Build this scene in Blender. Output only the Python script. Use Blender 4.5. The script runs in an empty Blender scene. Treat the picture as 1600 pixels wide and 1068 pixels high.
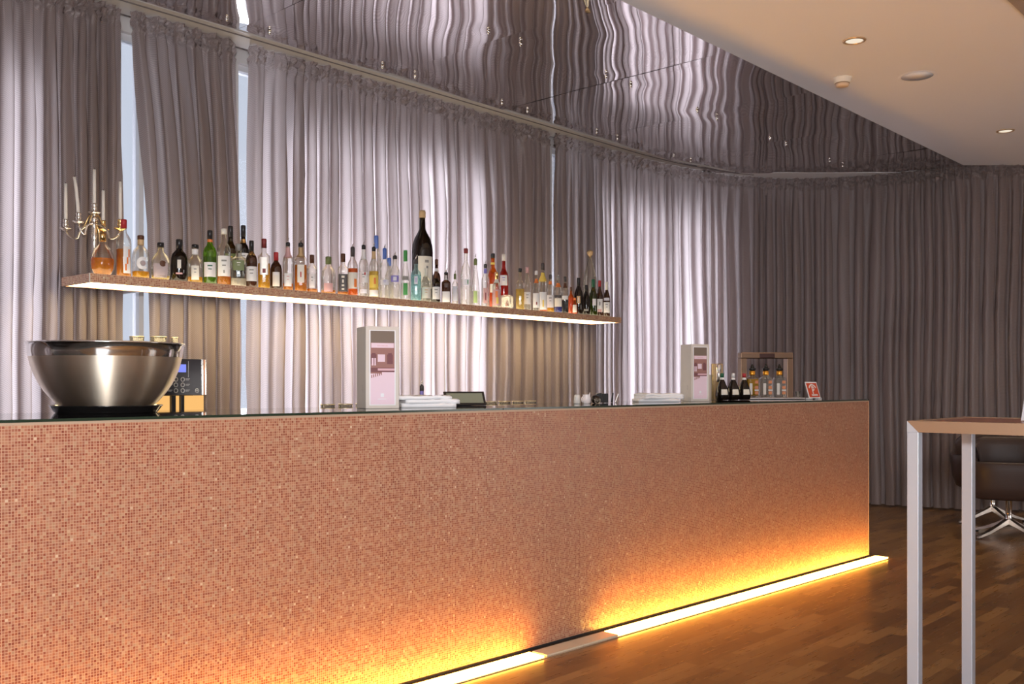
import bpy, bmesh, math, random
from mathutils import Vector, Matrix, noise
R = math.radians
random.seed(7)
sc = bpy.context.scene
C = sc.collection

# ------------------------------------------------------------------ camera, world, light, exposure
cam_d = bpy.data.cameras.new('camera'); cam = bpy.data.objects.new('camera', cam_d); C.objects.link(cam)
cam_d.sensor_width = 36.0; cam_d.lens = 1556.0 / 1600.0 * 36.0
cam_d.shift_y = (600 - 534) / 1600.0
cam_d.clip_start = 0.05; cam_d.clip_end = 100
cam.location = (0, -5.395, 1.23); cam.rotation_euler = (R(90), 0, R(-47.675))
sc.camera = cam
vs = sc.view_settings
vs.view_transform = 'Standard'; vs.look = 'None'; vs.gamma = 1.0; vs.use_curve_mapping = False
vs.exposure = 0.3
sc.cycles.use_denoising = True
sc.cycles.max_bounces = 10; sc.cycles.transparent_max_bounces = 24
sc.cycles.caustics_reflective = False; sc.cycles.caustics_refractive = False
sc.cycles.sample_clamp_indirect = 6.0

world = bpy.data.worlds.new('world'); sc.world = world; world.use_nodes = True
world.node_tree.nodes['Background'].inputs[0].default_value = (0.80, 0.84, 0.96, 1)
world.node_tree.nodes['Background'].inputs[1].default_value = 0.75

def area_light(name, loc, target, sx, sy, power, color, shape='RECTANGLE', spread=180):
    l = bpy.data.lights.new(name, 'AREA'); l.shape = shape; l.size = sx; l.size_y = sy
    l.energy = power; l.color = color; l.spread = R(spread)
    o = bpy.data.objects.new(name, l); C.objects.link(o); o.location = loc
    o.rotation_euler = (Vector(target) - Vector(loc)).to_track_quat('-Z', 'Y').to_euler()
    return o
# the photographer's flash just above the camera
area_light('camera_flash', (-0.08, -5.50, 1.50), (4.8, -1.2, 1.6), 0.16, 0.16, 88, (1.0, 0.95, 0.93), 'DISK')
# cool ambient fill added behind the photographer, tilted up to brighten the ceiling
area_light('ceiling_fill_behind', (-2.0, -8.6, 1.1), (3.2, -5.2, 3.3), 3.4, 1.8, 175, (0.86, 0.93, 1.0))
# added uplight brightening the ceiling, then daylight in the windows behind the curtains
area_light('ceiling_fill_side', (8.8, -8.6, .9), (8.6, -4.6, 3.3), 2.6, 1.2, 34, (1.0, 0.95, 0.92))
WINS = [(-2.75, -0.9), (0.55, 2.3), (3.85, 5.68), (7.22, 8.95)]
WP = [100, 85, 158, 150]
for (a, b), p in zip(WINS, WP):
    area_light('window_daylight', ((a + b) / 2, 0.95, 1.62), ((a + b) / 2, 0, 1.62), b - a + .3, 2.5, p, (0.97, 0.93, 1.0))

# ------------------------------------------------------------------ materials
MATS = {}
def mat(name, base=(.5, .5, .5), rough=.5, metal=0.0, emit=None, es=0.0, trans=0.0, ior=1.45, coat=0.0, spec=None, bump=None):
    if name in MATS: return MATS[name]
    m = bpy.data.materials.new(name); m.use_nodes = True; MATS[name] = m
    nt = m.node_tree; p = nt.nodes['Principled BSDF']
    p.inputs['Base Color'].default_value = (*base, 1); p.inputs['Roughness'].default_value = rough
    p.inputs['Metallic'].default_value = metal; p.inputs['Transmission Weight'].default_value = trans
    p.inputs['IOR'].default_value = ior; p.inputs['Coat Weight'].default_value = coat
    if spec is not None: p.inputs['Specular IOR Level'].default_value = spec
    if emit: p.inputs['Emission Color'].default_value = (*emit, 1); p.inputs['Emission Strength'].default_value = es
    # every surface gets a slight procedural unevenness
    tc = nt.nodes.new('ShaderNodeTexCoord'); n = nt.nodes.new('ShaderNodeTexNoise')
    n.inputs['Scale'].default_value = bump[0] if bump else 60
    b = nt.nodes.new('ShaderNodeBump'); b.inputs['Strength'].default_value = bump[1] if bump else .03
    b.inputs['Distance'].default_value = .002
    nt.links.new(tc.outputs['Object'], n.inputs['Vector']); nt.links.new(n.outputs['Fac'], b.inputs['Height'])
    nt.links.new(b.outputs['Normal'], p.inputs['Normal'])
    return m

def N(nt, t, **k):
    n = nt.nodes.new(t)
    for a, v in k.items(): setattr(n, a, v)
    return n
def math_n(nt, op, a, b=None, c=None):
    n = N(nt, 'ShaderNodeMath', operation=op)
    for i, v in enumerate((a, b, c)):
        if v is None: continue
        if isinstance(v, (int, float)): n.inputs[i].default_value = v
        else: nt.links.new(v, n.inputs[i])
    return n.outputs[0]
def ramp(nt, fac, stops, interp='LINEAR'):
    r = N(nt, 'ShaderNodeValToRGB'); r.color_ramp.interpolation = interp
    e = r.color_ramp.elements
    while len(e) < len(stops): e.new(.5)
    for el, (p, c) in zip(e, stops): el.position = p; el.color = (*c, 1)
    nt.links.new(fac, r.inputs[0]); return r.outputs[0]

def glass(name, color, gloss=.12, glow_mix=0.0, mcol=1.0):
    """hollow thin glass: tinted see-through walls with a clear reflection"""
    if name in MATS: return MATS[name]
    m = bpy.data.materials.new(name); m.use_nodes = True; MATS[name] = m
    nt = m.node_tree; nt.nodes.remove(nt.nodes['Principled BSDF'])
    out = nt.nodes['Material Output']
    lw = N(nt, 'ShaderNodeLayerWeight'); lw.inputs['Blend'].default_value = .35
    tr = N(nt, 'ShaderNodeBsdfTransparent'); gl = N(nt, 'ShaderNodeBsdfGlossy'); gl.inputs['Roughness'].default_value = .04
    edge = tuple(c * .55 for c in color)
    col = ramp(nt, lw.outputs['Facing'], [(0.0, color), (.55, color), (1.0, edge)])
    nt.links.new(col, tr.inputs['Color'])
    mx = N(nt, 'ShaderNodeMixShader')
    f = math_n(nt, 'MULTIPLY_ADD', lw.outputs['Fresnel'], .6, gloss * .5)
    nt.links.new(f, mx.inputs[0]); nt.links.new(tr.outputs[0], mx.inputs[1]); nt.links.new(gl.outputs[0], mx.inputs[2])
    if glow_mix:  # diffuse share added so the glass looks lit up; it isn't frosted
        df = N(nt, 'ShaderNodeBsdfDiffuse'); tl = N(nt, 'ShaderNodeBsdfTranslucent'); dm = N(nt, 'ShaderNodeMixShader')
        for q in (df, tl): q.inputs['Color'].default_value = (*[min(1, c * mcol) for c in color], 1)
        nt.links.new(df.outputs[0], dm.inputs[1]); nt.links.new(tl.outputs[0], dm.inputs[2])
        m2 = N(nt, 'ShaderNodeMixShader'); m2.inputs[0].default_value = glow_mix
        nt.links.new(mx.outputs[0], m2.inputs[1]); nt.links.new(dm.outputs[0], m2.inputs[2]); mx = m2
    nt.links.new(mx.outputs[0], out.inputs[0]); return m

def liquid(name, color, see=.45):
    if name in MATS: return MATS[name]
    m = bpy.data.materials.new(name); m.use_nodes = True; MATS[name] = m
    nt = m.node_tree; nt.nodes.remove(nt.nodes['Principled BSDF']); out = nt.nodes['Material Output']
    tr = N(nt, 'ShaderNodeBsdfTransparent'); tr.inputs[0].default_value = (*[min(1, c * 1.15) for c in color], 1)
    tl = N(nt, 'ShaderNodeBsdfTranslucent'); df = N(nt, 'ShaderNodeBsdfDiffuse')
    nz = N(nt, 'ShaderNodeTexNoise'); nz.inputs['Scale'].default_value = 45
    tc = N(nt, 'ShaderNodeTexCoord'); nt.links.new(tc.outputs['Object'], nz.inputs['Vector'])
    col = ramp(nt, nz.outputs['Fac'], [(.35, tuple(c * .75 for c in color)), (.65, color)])
    for s in (tl, df): nt.links.new(col, s.inputs[0])
    a = N(nt, 'ShaderNodeMixShader'); a.inputs[0].default_value = .5
    nt.links.new(tl.outputs[0], a.inputs[1]); nt.links.new(df.outputs[0], a.inputs[2])
    b = N(nt, 'ShaderNodeMixShader'); b.inputs[0].default_value = 1 - see
    nt.links.new(tr.outputs[0], b.inputs[1]); nt.links.new(a.outputs[0], b.inputs[2])
    nt.links.new(b.outputs[0], out.inputs[0]); return m

def lamp_mat(name, color, strength):
    if name in MATS: return MATS[name]
    m = bpy.data.materials.new(name); m.use_nodes = True; MATS[name] = m
    nt = m.node_tree; nt.nodes.remove(nt.nodes['Principled BSDF'])
    e = N(nt, 'ShaderNodeEmission'); e.inputs[0].default_value = (*color, 1); e.inputs[1].default_value = strength
    nt.links.new(e.outputs[0], nt.nodes['Material Output'].inputs[0]); return m

def mosaic_mat(name='copper_mosaic', tint=(1, 1, 1)):
    m = bpy.data.materials.new(name); m.use_nodes = True
    nt = m.node_tree; p = nt.nodes['Principled BSDF']
    tc = N(nt, 'ShaderNodeTexCoord')
    sc_ = N(nt, 'ShaderNodeVectorMath', operation='SCALE'); sc_.inputs['Scale'].default_value = 1 / .0091
    nt.links.new(tc.outputs['Object'], sc_.inputs[0])
    ad = N(nt, 'ShaderNodeVectorMath', operation='ADD'); ad.inputs[1].default_value = (.5, .5, .5); nt.links.new(sc_.outputs[0], ad.inputs[0])
    fl = N(nt, 'ShaderNodeVectorMath', operation='FLOOR'); fr = N(nt, 'ShaderNodeVectorMath', operation='FRACTION')
    nt.links.new(ad.outputs[0], fl.inputs[0]); nt.links.new(ad.outputs[0], fr.inputs[0])
    wn = N(nt, 'ShaderNodeTexWhiteNoise'); wn.noise_dimensions = '3D'; nt.links.new(fl.outputs[0], wn.inputs['Vector'])
    tile = ramp(nt, wn.outputs['Value'], [(0, (.26, .06, .035)), (.3, (.33, .105, .062)), (.55, (.39, .15, .092)),
                                          (.8, (.44, .195, .125)), (.95, (.42, .235, .15)), (.992, (.50, .29, .19)), (1, (.66, .47, .36))])
    big = N(nt, 'ShaderNodeTexNoise'); big.inputs['Scale'].default_value = 9; big.inputs['Detail'].default_value = 5
    nt.links.new(tc.outputs['Object'], big.inputs['Vector'])
    bv = N(nt, 'ShaderNodeMix', data_type='RGBA', blend_type='MULTIPLY'); bv.inputs[0].default_value = 1
    nt.links.new(tile, bv.inputs[6])
    nt.links.new(ramp(nt, big.outputs['Fac'], [(.3, (.90, .90, .90)), (.7, (1.08, 1.07, 1.06))]), bv.inputs[7])
    sx = N(nt, 'ShaderNodeSeparateXYZ'); nt.links.new(fr.outputs[0], sx.inputs[0])
    def edge(o):
        d = math_n(nt, 'ABSOLUTE', math_n(nt, 'SUBTRACT', o, .5))
        return math_n(nt, 'GREATER_THAN', d, .415)
    g = math_n(nt, 'MAXIMUM', math_n(nt, 'MAXIMUM', edge(sx.outputs[0]), edge(sx.outputs[1])), edge(sx.outputs[2]))
    mx = N(nt, 'ShaderNodeMix', data_type='RGBA'); nt.links.new(g, mx.inputs[0])
    nt.links.new(bv.outputs[2], mx.inputs[6]); mx.inputs[7].default_value = (.58, .355, .25, 1)
    tn = N(nt, 'ShaderNodeMix', data_type='RGBA', blend_type='MULTIPLY'); tn.inputs[0].default_value = 1; tn.clamp_result = False
    nt.links.new(mx.outputs[2], tn.inputs[6]); tn.inputs[7].default_value = (*tint, 1)
    nt.links.new(tn.outputs[2], p.inputs['Base Color'])
    nt.links.new(math_n(nt, 'MULTIPLY_ADD', g, .35, .32), p.inputs['Roughness'])
    # each tile is set at its own slight tilt
    geo = N(nt, 'ShaderNodeNewGeometry')
    sb = N(nt, 'ShaderNodeVectorMath', operation='SUBTRACT'); sb.inputs[1].default_value = (.5, .5, .5); nt.links.new(wn.outputs['Color'], sb.inputs[0])
    s2 = N(nt, 'ShaderNodeVectorMath', operation='SCALE'); s2.inputs['Scale'].default_value = .13; nt.links.new(sb.outputs[0], s2.inputs[0])
    a2 = N(nt, 'ShaderNodeVectorMath', operation='ADD'); nt.links.new(geo.outputs['Normal'], a2.inputs[0]); nt.links.new(s2.outputs[0], a2.inputs[1])
    nn = N(nt, 'ShaderNodeVectorMath', operation='NORMALIZE'); nt.links.new(a2.outputs[0], nn.inputs[0])
    nt.links.new(nn.outputs[0], p.inputs['Normal'])
    return m
M_MOSAIC = mosaic_mat('copper_mosaic', (.86, .90, .86))
M_MOSAIC_TAN = mosaic_mat('tan_copper_mosaic', (1.3, 1.55, 1.45))

def curtain_mat():
    m = bpy.data.materials.new('curtain_fabric'); m.use_nodes = True
    nt = m.node_tree; nt.nodes.remove(nt.nodes['Principled BSDF']); out = nt.nodes['Material Output']
    tc = N(nt, 'ShaderNodeTexCoord')
    sp = N(nt, 'ShaderNodeSeparateXYZ'); nt.links.new(tc.outputs['Object'], sp.inputs[0])
    # diagonal twill weave
    d = math_n(nt, 'ADD', math_n(nt, 'MULTIPLY', math_n(nt, 'ADD', sp.outputs[0], sp.outputs[1]), 420.0), math_n(nt, 'MULTIPLY', sp.outputs[2], 560.0))
    tw = math_n(nt, 'MULTIPLY_ADD', math_n(nt, 'SINE', d), .5, .5)
    nz = N(nt, 'ShaderNodeTexNoise'); nz.inputs['Scale'].default_value = 260; nt.links.new(tc.outputs['Object'], nz.inputs['Vector'])
    f = math_n(nt, 'ADD', math_n(nt, 'MULTIPLY', tw, .6), math_n(nt, 'MULTIPLY', nz.outputs['Fac'], .4))
    col = ramp(nt, f, [(.1, (.23, .175, .165)), (.85, (.40, .32, .30))])
    colt = ramp(nt, f, [(.1, (.62, .55, .54)), (.85, (.80, .73, .74))])
    bp = N(nt, 'ShaderNodeBump'); bp.inputs['Strength'].default_value = .25; bp.inputs['Distance'].default_value = .002
    nt.links.new(f, bp.inputs['Height'])
    df = N(nt, 'ShaderNodeBsdfDiffuse'); tl = N(nt, 'ShaderNodeBsdfTranslucent'); gl = N(nt, 'ShaderNodeBsdfGlossy'); gl.inputs['Roughness'].default_value = .45
    gl.inputs['Color'].default_value = (.7, .65, .66, 1)
    nt.links.new(col, df.inputs['Color']); nt.links.new(colt, tl.inputs['Color'])
    nt.links.new(bp.outputs['Normal'], df.inputs['Normal']); nt.links.new(bp.outputs['Normal'], gl.inputs['Normal'])
    a = N(nt, 'ShaderNodeMixShader'); 
    lw = N(nt, 'ShaderNodeLayerWeight'); lw.inputs['Blend'].default_value = .5
    mr = N(nt, 'ShaderNodeMapRange'); mr.inputs[1].default_value = .15; mr.inputs[2].default_value = .95; mr.inputs[3].default_value = .60; mr.inputs[4].default_value = .12
    nt.links.new(lw.outputs['Facing'], mr.inputs[0]); nt.links.new(mr.outputs[0], a.inputs[0])
    nt.links.new(df.outputs[0], a.inputs[1]); nt.links.new(tl.outputs[0], a.inputs[2])
    b = N(nt, 'ShaderNodeMixShader'); b.inputs[0].default_value = .07
    nt.links.new(a.outputs[0], b.inputs[1]); nt.links.new(gl.outputs[0], b.inputs[2])
    nt.links.new(b.outputs[0], out.inputs[0]); return m
M_CURTAIN = curtain_mat()

def wood_floor_mat():
    m = bpy.data.materials.new('oak_parquet'); m.use_nodes = True
    nt = m.node_tree; p = nt.nodes['Principled BSDF']
    tc = N(nt, 'ShaderNodeTexCoord')
    br = N(nt, 'ShaderNodeTexBrick'); br.offset = .37; br.offset_frequency = 2; br.squash = 1
    br.inputs['Scale'].default_value = 1; br.inputs['Mortar Size'].default_value = .0012; br.inputs['Brick Width'].default_value = .42
    br.inputs['Row Height'].default_value = .068; br.inputs['Color1'].default_value = (0, 0, 0, 1); br.inputs['Color2'].default_value = (1, 1, 1, 1)
    br.inputs['Mortar'].default_value = (0.2, .2, .2, 1); br.inputs['Mortar Smooth'].default_value = .2
    nt.links.new(tc.outputs['Object'], br.inputs['Vector'])
    mp = N(nt, 'ShaderNodeMapping'); mp.inputs['Scale'].default_value = (3, 45, 1); nt.links.new(tc.outputs['Object'], mp.inputs[0])
    gz = N(nt, 'ShaderNodeTexNoise'); gz.inputs['Scale'].default_value = 1.6; gz.inputs['Detail'].default_value = 8
    nt.links.new(mp.outputs[0], gz.inputs['Vector'])
    bc = ramp(nt, br.outputs['Color'], [(0, (.135, .060, .016)), (.5, (.205, .098, .027)), (1, (.31, .165, .052))])
    mx = N(nt, 'ShaderNodeMix', data_type='RGBA', blend_type='MULTIPLY'); mx.inputs[0].default_value = 1
    nt.links.new(bc, mx.inputs[6]); nt.links.new(ramp(nt, gz.outputs['Fac'], [(.3, (.88, .86, .84)), (.7, (1.06, 1.06, 1.06))]), mx.inputs[7])
    m2 = N(nt, 'ShaderNodeMix', data_type='RGBA'); nt.links.new(br.outputs['Fac'], m2.inputs[0]); nt.links.new(mx.outputs[2], m2.inputs[6])
    m2.inputs[7].default_value = (.11, .05, .018, 1)
    nt.links.new(m2.outputs[2], p.inputs['Base Color'])
    nt.links.new(math_n(nt, 'MULTIPLY_ADD', gz.outputs['Fac'], .2, .2), p.inputs['Roughness'])
    return m

def paint_mat(name, color, rough=.75):
    m = mat(name, color, rough, bump=(35, .08)); return m

M_WHITE = paint_mat('white_paint', (.82, .80, .80))
M_CEIL = paint_mat('cream_ceiling_paint', (.90, .89, .91))
M_TRACK = mat('curtain_track_paint', (.62, .57, .53), .45)
M_TRACK2 = mat('track_groove', (.18, .155, .15), .5)
M_MIRROR = mat('mirror', (.80, .76, .76), .015, 1.0, bump=(2.2, 0.0))
M_CHROME = mat('chrome', (.82, .80, .77), .09, 1.0)
M_STUD = mat('polished_stud', (.95, .95, .95), .15, 1.0)
M_STEEL = mat('brushed_steel', (.78, .79, .83), .36, 1.0, bump=(300, .15))
M_BLACKGLASS = mat('black_glass', (.006, .007, .007), .02, 0, spec=.9, bump=(1, 0.0))
M_GREENEDGE = mat('green_glass_edge', (.018, .032, .02), .15)
M_BEIGE = mat('beige_metal_trim', (.50, .38, .28), .4, .3)
M_BLACK = mat('black_plastic', (.015, .014, .015), .3)
M_DARK = mat('dark_rubber', (.03, .028, .028), .6)
M_GOLD = mat('gold', (.83, .58, .25), .2, 1.0)
M_SILVER = mat('silver', (.85, .80, .72), .16, 1.0)
M_WAX = mat('candle_wax', (.85, .78, .70), .5)
M_PAPER = mat('white_paper', (.84, .84, .88), .7)
M_CREAM = mat('cream_label', (.78, .74, .66), .6)
M_LEATHER = mat('brown_leather', (.055, .036, .032), .42, bump=(180, .35))
M_LED = lamp_mat('amber_floor_led', (1.0, .46, .06), 25.0)
M_LEDOFF = mat('unlit_diffuser', (.62, .52, .38), .35)
M_SHELFLIGHT = lamp_mat('shelf_light_warm', (1.0, .78, .42), 8.0)
M_SHELFTOP = lamp_mat('shelf_top_light', (1.0, .82, .55), 3.0)

# ------------------------------------------------------------------ mesh helpers
class MB:
    def __init__(s): s.v = []; s.f = []; s.m = []; s.sm = []
    def add(s, vs_, fs, mi=0, smooth=False):
        o = len(s.v); s.v += [tuple(v) for v in vs_]; s.f += [tuple(i + o for i in f) for f in fs]
        s.m += [mi] * len(fs); s.sm += [smooth] * len(fs); return s
    def box(s, x0, x1, y0, y1, z0, z1, mi=0):
        v = [(x, y, z) for z in (z0, z1) for y in (y0, y1) for x in (x0, x1)]
        return s.add(v, [(0, 2, 3, 1), (4, 5, 7, 6), (0, 1, 5, 4), (2, 6, 7, 3), (0, 4, 6, 2), (1, 3, 7, 5)], mi)
    def rbox(s, x0, x1, y0, y1, z0, z1, b=.004, mi=0):
        bm = bmesh.new(); bmesh.ops.create_cube(bm, size=1)
        for v in bm.verts: v.co = Vector(((x0 + x1) / 2 + v.co.x * (x1 - x0), (y0 + y1) / 2 + v.co.y * (y1 - y0), (z0 + z1) / 2 + v.co.z * (z1 - z0)))
        bmesh.ops.bevel(bm, geom=list(bm.edges), offset=b, segments=2, affect='EDGES', profile=.5)
        bm.verts.index_update()
        s.add([v.co[:] for v in bm.verts], [tuple(v.index for v in f.verts) for f in bm.faces], mi); bm.free(); return s
    def lathe(s, prof, n=24, mi=0, c=(0, 0, 0), sq=2.0, close=True, yscale=1.0):
        """profile of (radius, z); sq > 2 gives a squared cross-section"""
        vs_ = []; fs = []
        for r, z in prof:
            for k in range(n):
                t = 2 * math.pi * (k + .5) / n; ct, st = math.cos(t), math.sin(t)
                q = 1.0 if sq == 2.0 else (abs(ct) ** sq + abs(st) ** sq) ** (-1 / sq)
                vs_.append((c[0] + r * q * ct, c[1] + r * q * st * yscale, c[2] + z))
        for i in range(len(prof) - 1):
            for k in range(n):
                a = i * n + k; b = i * n + (k + 1) % n
                fs.append((a, b, b + n, a + n))
        if close:
            fs.append(tuple(reversed(range(n)))); fs.append(tuple((len(prof) - 1) * n + k for k in range(n)))
        return s.add(vs_, fs, mi, True)
    def tube(s, pts, r, n=10, mi=0, cap=True):
        pts = [Vector(p) for p in pts]; vs_ = []; fs = []
        up = Vector((0, 0, 1)); rr = r if isinstance(r, (list, tuple)) else [r] * len(pts)
        prev = None
        for i, p in enumerate(pts):
            d = (pts[min(i + 1, len(pts) - 1)] - pts[max(i - 1, 0)]).normalized()
            a = d.cross(up) if prev is None else prev - d * prev.dot(d)
            if a.length < 1e-4: a = d.cross(Vector((1, 0, 0)))
            a.normalize(); b = d.cross(a); prev = a
            for k in range(n):
                t = 2 * math.pi * k / n; vs_.append(tuple(p + (a * math.cos(t) + b * math.sin(t)) * rr[i]))
        for i in range(len(pts) - 1):
            for k in range(n):
                x = i * n + k; y = i * n + (k + 1) % n; fs.append((x, y, y + n, x + n))
        if cap: fs.append(tuple(reversed(range(n)))); fs.append(tuple((len(pts) - 1) * n + k for k in range(n)))
        return s.add(vs_, fs, mi, True)
    def poly_prism(s, pts, z0, z1, mi=0):
        n = len(pts); v = [(x, y, z0) for x, y in pts] + [(x, y, z1) for x, y in pts]
        f = [tuple(reversed(range(n))), tuple(range(n, 2 * n))] + [(i, (i + 1) % n, n + (i + 1) % n, n + i) for i in range(n)]
        return s.add(v, f, mi)
    def build(s, name, mats, parent=None, loc=None, rz=None, rot=None):
        me = bpy.data.meshes.new(name); me.from_pydata(s.v, [], s.f); me.update()
        mats = mats if isinstance(mats, (list, tuple)) else [mats]
        for m in mats: me.materials.append(m)
        me.polygons.foreach_set('material_index', s.m); me.polygons.foreach_set('use_smooth', s.sm)
        o = bpy.data.objects.new(name, me); C.objects.link(o)
        if parent: o.parent = parent
        if loc: o.location = loc
        if rz is not None: o.rotation_euler = (0, 0, rz)
        if rot is not None: o.rotation_euler = rot
        return o

def tag(o, label=None, cat=None, group=None, kind=None):
    if label: o['label'] = label
    if cat: o['category'] = cat
    if group: o['group'] = group
    if kind: o['kind'] = kind
    return o
def thing(name, loc, label, cat, rz=0, group=None):
    o = bpy.data.objects.new(name, None); C.objects.link(o); o.location = loc; o.rotation_euler = (0, 0, rz)
    o.empty_display_size = .1
    return tag(o, label, cat, group)
def struct(o, label=None): return tag(o, label, kind='structure')

# ------------------------------------------------------------------ room shell
X0, X1, Y0 = -4.0, 13.5, -9.2
fl = MB().box(X0 - .2, X1 + .2, Y0 - .2, .5, -.1, 0).build('floor', wood_floor_mat())
struct(fl, 'brown oak parquet floor of short staggered strips')
# back wall with three window openings
SLITS = [(2.80, 3.14), (3.60, 3.80), (6.78, 6.98)]
w = MB(); YW0, YW1 = .30, .50; xs = [X0] + [v for ab in sorted(WINS + SLITS) for v in ab] + [X1]
for i in range(0, len(xs), 2): w.box(xs[i], xs[i + 1], YW0, YW1, 0, 3.5)
for a, b in WINS + SLITS: w.box(a, b, YW0, YW1, 0, .28); w.box(a, b, YW0, YW1, 2.86 if (a, b) in WINS else 3.33, 3.5)
struct(w.build('wall_back', M_WHITE), 'white wall behind the curtains')
M_FRAME = mat('window_frame_paint', (.75, .76, .80), .4)
M_PANE = glass('window_pane', (.93, .95, .97), .05)
for i, (a, b) in enumerate(WINS):
    f = MB(); t = .06
    f.box(a, a + t, .34, .42, .28, 2.86); f.box(b - t, b, .34, .42, .28, 2.86); f.box(a + t, b - t, .34, .42, .28, .28 + t); f.box(a + t, b - t, .34, .42, 2.86 - t, 2.86)
    f.box((a + b) / 2 - .025, (a + b) / 2 + .025, .34, .42, .28 + t, 2.86 - t)
    fo = struct(f.build('window_%d' % (i + 1), M_FRAME), 'white framed window behind the curtains')
    MB().box(a + t, b - t, .375, .381, .28 + t, 2.86 - t).build('pane', M_PANE, fo)
struct(MB().box(X0 - .2, X0, Y0, .5, 0, 3.5).build('wall_left', M_WHITE))
struct(MB().box(X1, X1 + .2, Y0, .5, 0, 3.5).build('wall_right', M_WHITE))
struct(MB().box(X0 - .2, X1 + .2, Y0 - .2, Y0, 0, 3.5).build('wall_front', mat('warm_wall_paint', (.72, .69, .67), .7)))

for i, (a, b) in enumerate(SLITS):
    t = .028; f = MB()
    f.box(a, a + t, .34, .42, .28, 3.33); f.box(b - t, b, .34, .42, .28, 3.33); f.box(a + t, b - t, .34, .42, .28, .32); f.box(a + t, b - t, .34, .42, 3.29, 3.33)
    if i == 0: f.box(2.94, 2.97, .34, .42, .32, 3.29)
    fo = struct(f.build('window_%d' % (i + 5), M_FRAME), 'narrow window seen through a gap between the curtains')
    MB().box(a + t, b - t, .375, .381, .32, 3.29).build('pane', M_PANE, fo)
# white ceiling (slightly lower than the mirrored one); its far edge runs across the curtain corner
EX, EY = 10.03, -2.148
ce = MB().poly_prism([(X0, EY), (EX, EY), (EX + 3.2 * .6734, EY - 3.2 * .7394), (X1, Y0), (X0, Y0)], 3.34, 3.46)
struct(ce.build('ceiling', M_CEIL), 'plain cream ceiling')
slab = MB().box(X0, X1, Y0, .5, 3.5, 3.6)
struct(slab.build('ceiling_slab', mat('slab_paint', (.32, .27, .27), .8)), 'dark ceiling slab above the mirrors')
# slim glittering ceiling trim, top right
struct(MB().box(X0, 9.5, -3.86, -3.735, 3.325, 3.345).box(X0, 9.5, -3.90, -3.87, 3.31, 3.345).build('trim_1', mat('fine_beige_mosaic', (.42, .36, .32), .4, bump=(220, 1.0))), 'fine mosaic band set in the cream ceiling')

# mirrored ceiling panels
SEAM = [-2.55 + 1.169 * k for k in range(0, 13)]  # ... 3.295, 4.464 ...
mc = thing('mirror_ceiling', (0, 0, 3.35), None, None); tag(mc, 'rippling mirrored ceiling panels above the bar reflecting the curtains', None, kind='structure')
def mirror_h(x, y):
    z = .0125 * noise.noise(Vector((x * .9, y * 1.75, 1.3))) + .0007 * noise.noise(Vector((x * 3.6, y * 2.3, 7.7)))
    return z
def diag_y(x):  # far cut of the mirror, parallel to the far edge of the room corner
    return -.058 - (x - 8.666) * (1.335 / 1.216)
for i in range(len(SEAM)):
    a, b = SEAM[i] + .0035, SEAM[i] + 1.169 - .0035
    nx, ny = 44, 60; vs_ = []; fs = []
    sx = [SEAM[i] + .145, SEAM[i] + 1.169 - .145]
    tilt = random.uniform(-.005, .005)
    for iy in range(ny + 1):
        for ix in range(nx + 1):
            x = a + (b - a) * ix / nx; ylo = -.165; 
            if x > 8.72: ylo = max(-2.2, min(-.165, diag_y(x)))
            y = ylo + (-2.2 - ylo) * iy / ny
            z = mirror_h(x + i * .30, y) + tilt * (x - (a + b) / 2)
            for s_x in sx:
                for s_y in (-.293, -1.27):
                    d = math.hypot(x - s_x, (y - s_y)); z += .0026 * math.exp(-(d / .11) ** 2)
            vs_.append((x, y, z))
    if min(v[1] for v in vs_[:nx + 1]) <= -2.19 and vs_[0][1] <= -2.19: continue
    for iy in range(ny):
        for ix in range(nx):
            q = iy * (nx + 1) + ix; fs.append((q, q + nx + 1, q + nx + 2, q + 1))
    m = MB(); m.add(vs_, fs, 0, True); m.build('mirror_panel', M_MIRROR, mc)
    for s_x in sx:
        for s_y in (-.293, -1.27):
            if s_x > 8.7 and s_y > diag_y(s_x) - .05: continue
            MB().lathe([(.0115, .0), (.0115, -.012), (.007, -.020), (.0005, -.022)], 12, c=(s_x, s_y, 0)).build('fixing_stud', M_STUD, mc)

# ------------------------------------------------------------------ curtain track and curtains
PATH = [(-3.0, 0), (0, 0), (4, 0), (6.6, 0), (7.70, -.006), (8.42, -.095), (9.04, -.27), (9.52, -.62), (9.80, -1.04), (9.94, -1.39), (10.04, -1.82), (10.14, -2.20), (10.48, -2.66), (10.95, -3.18), (11.5, -3.8), (12.2, -4.6)]
def cr(p0, p1, p2, p3, t):
    return .5 * ((2 * p1) + (p2 - p0) * t + (2 * p0 - 5 * p1 + 4 * p2 - p3) * t * t + (3 * p1 - p0 - 3 * p2 + p3) * t ** 3)
fine = []
P_ = [Vector(p) for p in PATH]
for i in range(len(P_) - 1):
    p0 = P_[max(i - 1, 0)]; p3 = P_[min(i + 2, len(P_) - 1)]
    n = max(2, int((P_[i + 1] - P_[i]).length / .02))
    for k in range(n):
        fine.append((P_[i].lerp(P_[i + 1], k / n)) if i < 3 else cr(p0, P_[i], P_[i + 1], p3, k / n))
fine.append(P_[-1])
S = [0.0]
for i in range(1, len(fine)): S.append(S[-1] + (fine[i] - fine[i - 1]).length)
import bisect
def at_s(s):
    s = max(0, min(S[-1] - 1e-4, s)); i = bisect.bisect_right(S, s) - 1
    t = (s - S[i]) / (S[i + 1] - S[i]); p = fine[i].lerp(fine[i + 1], t)
    j0, j1 = max(0, i - 4), min(len(fine) - 1, i + 5); d = (fine[j1] - fine[j0]).normalized()
    return p, Vector((d.y, -d.x))      # normal into the room
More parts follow.
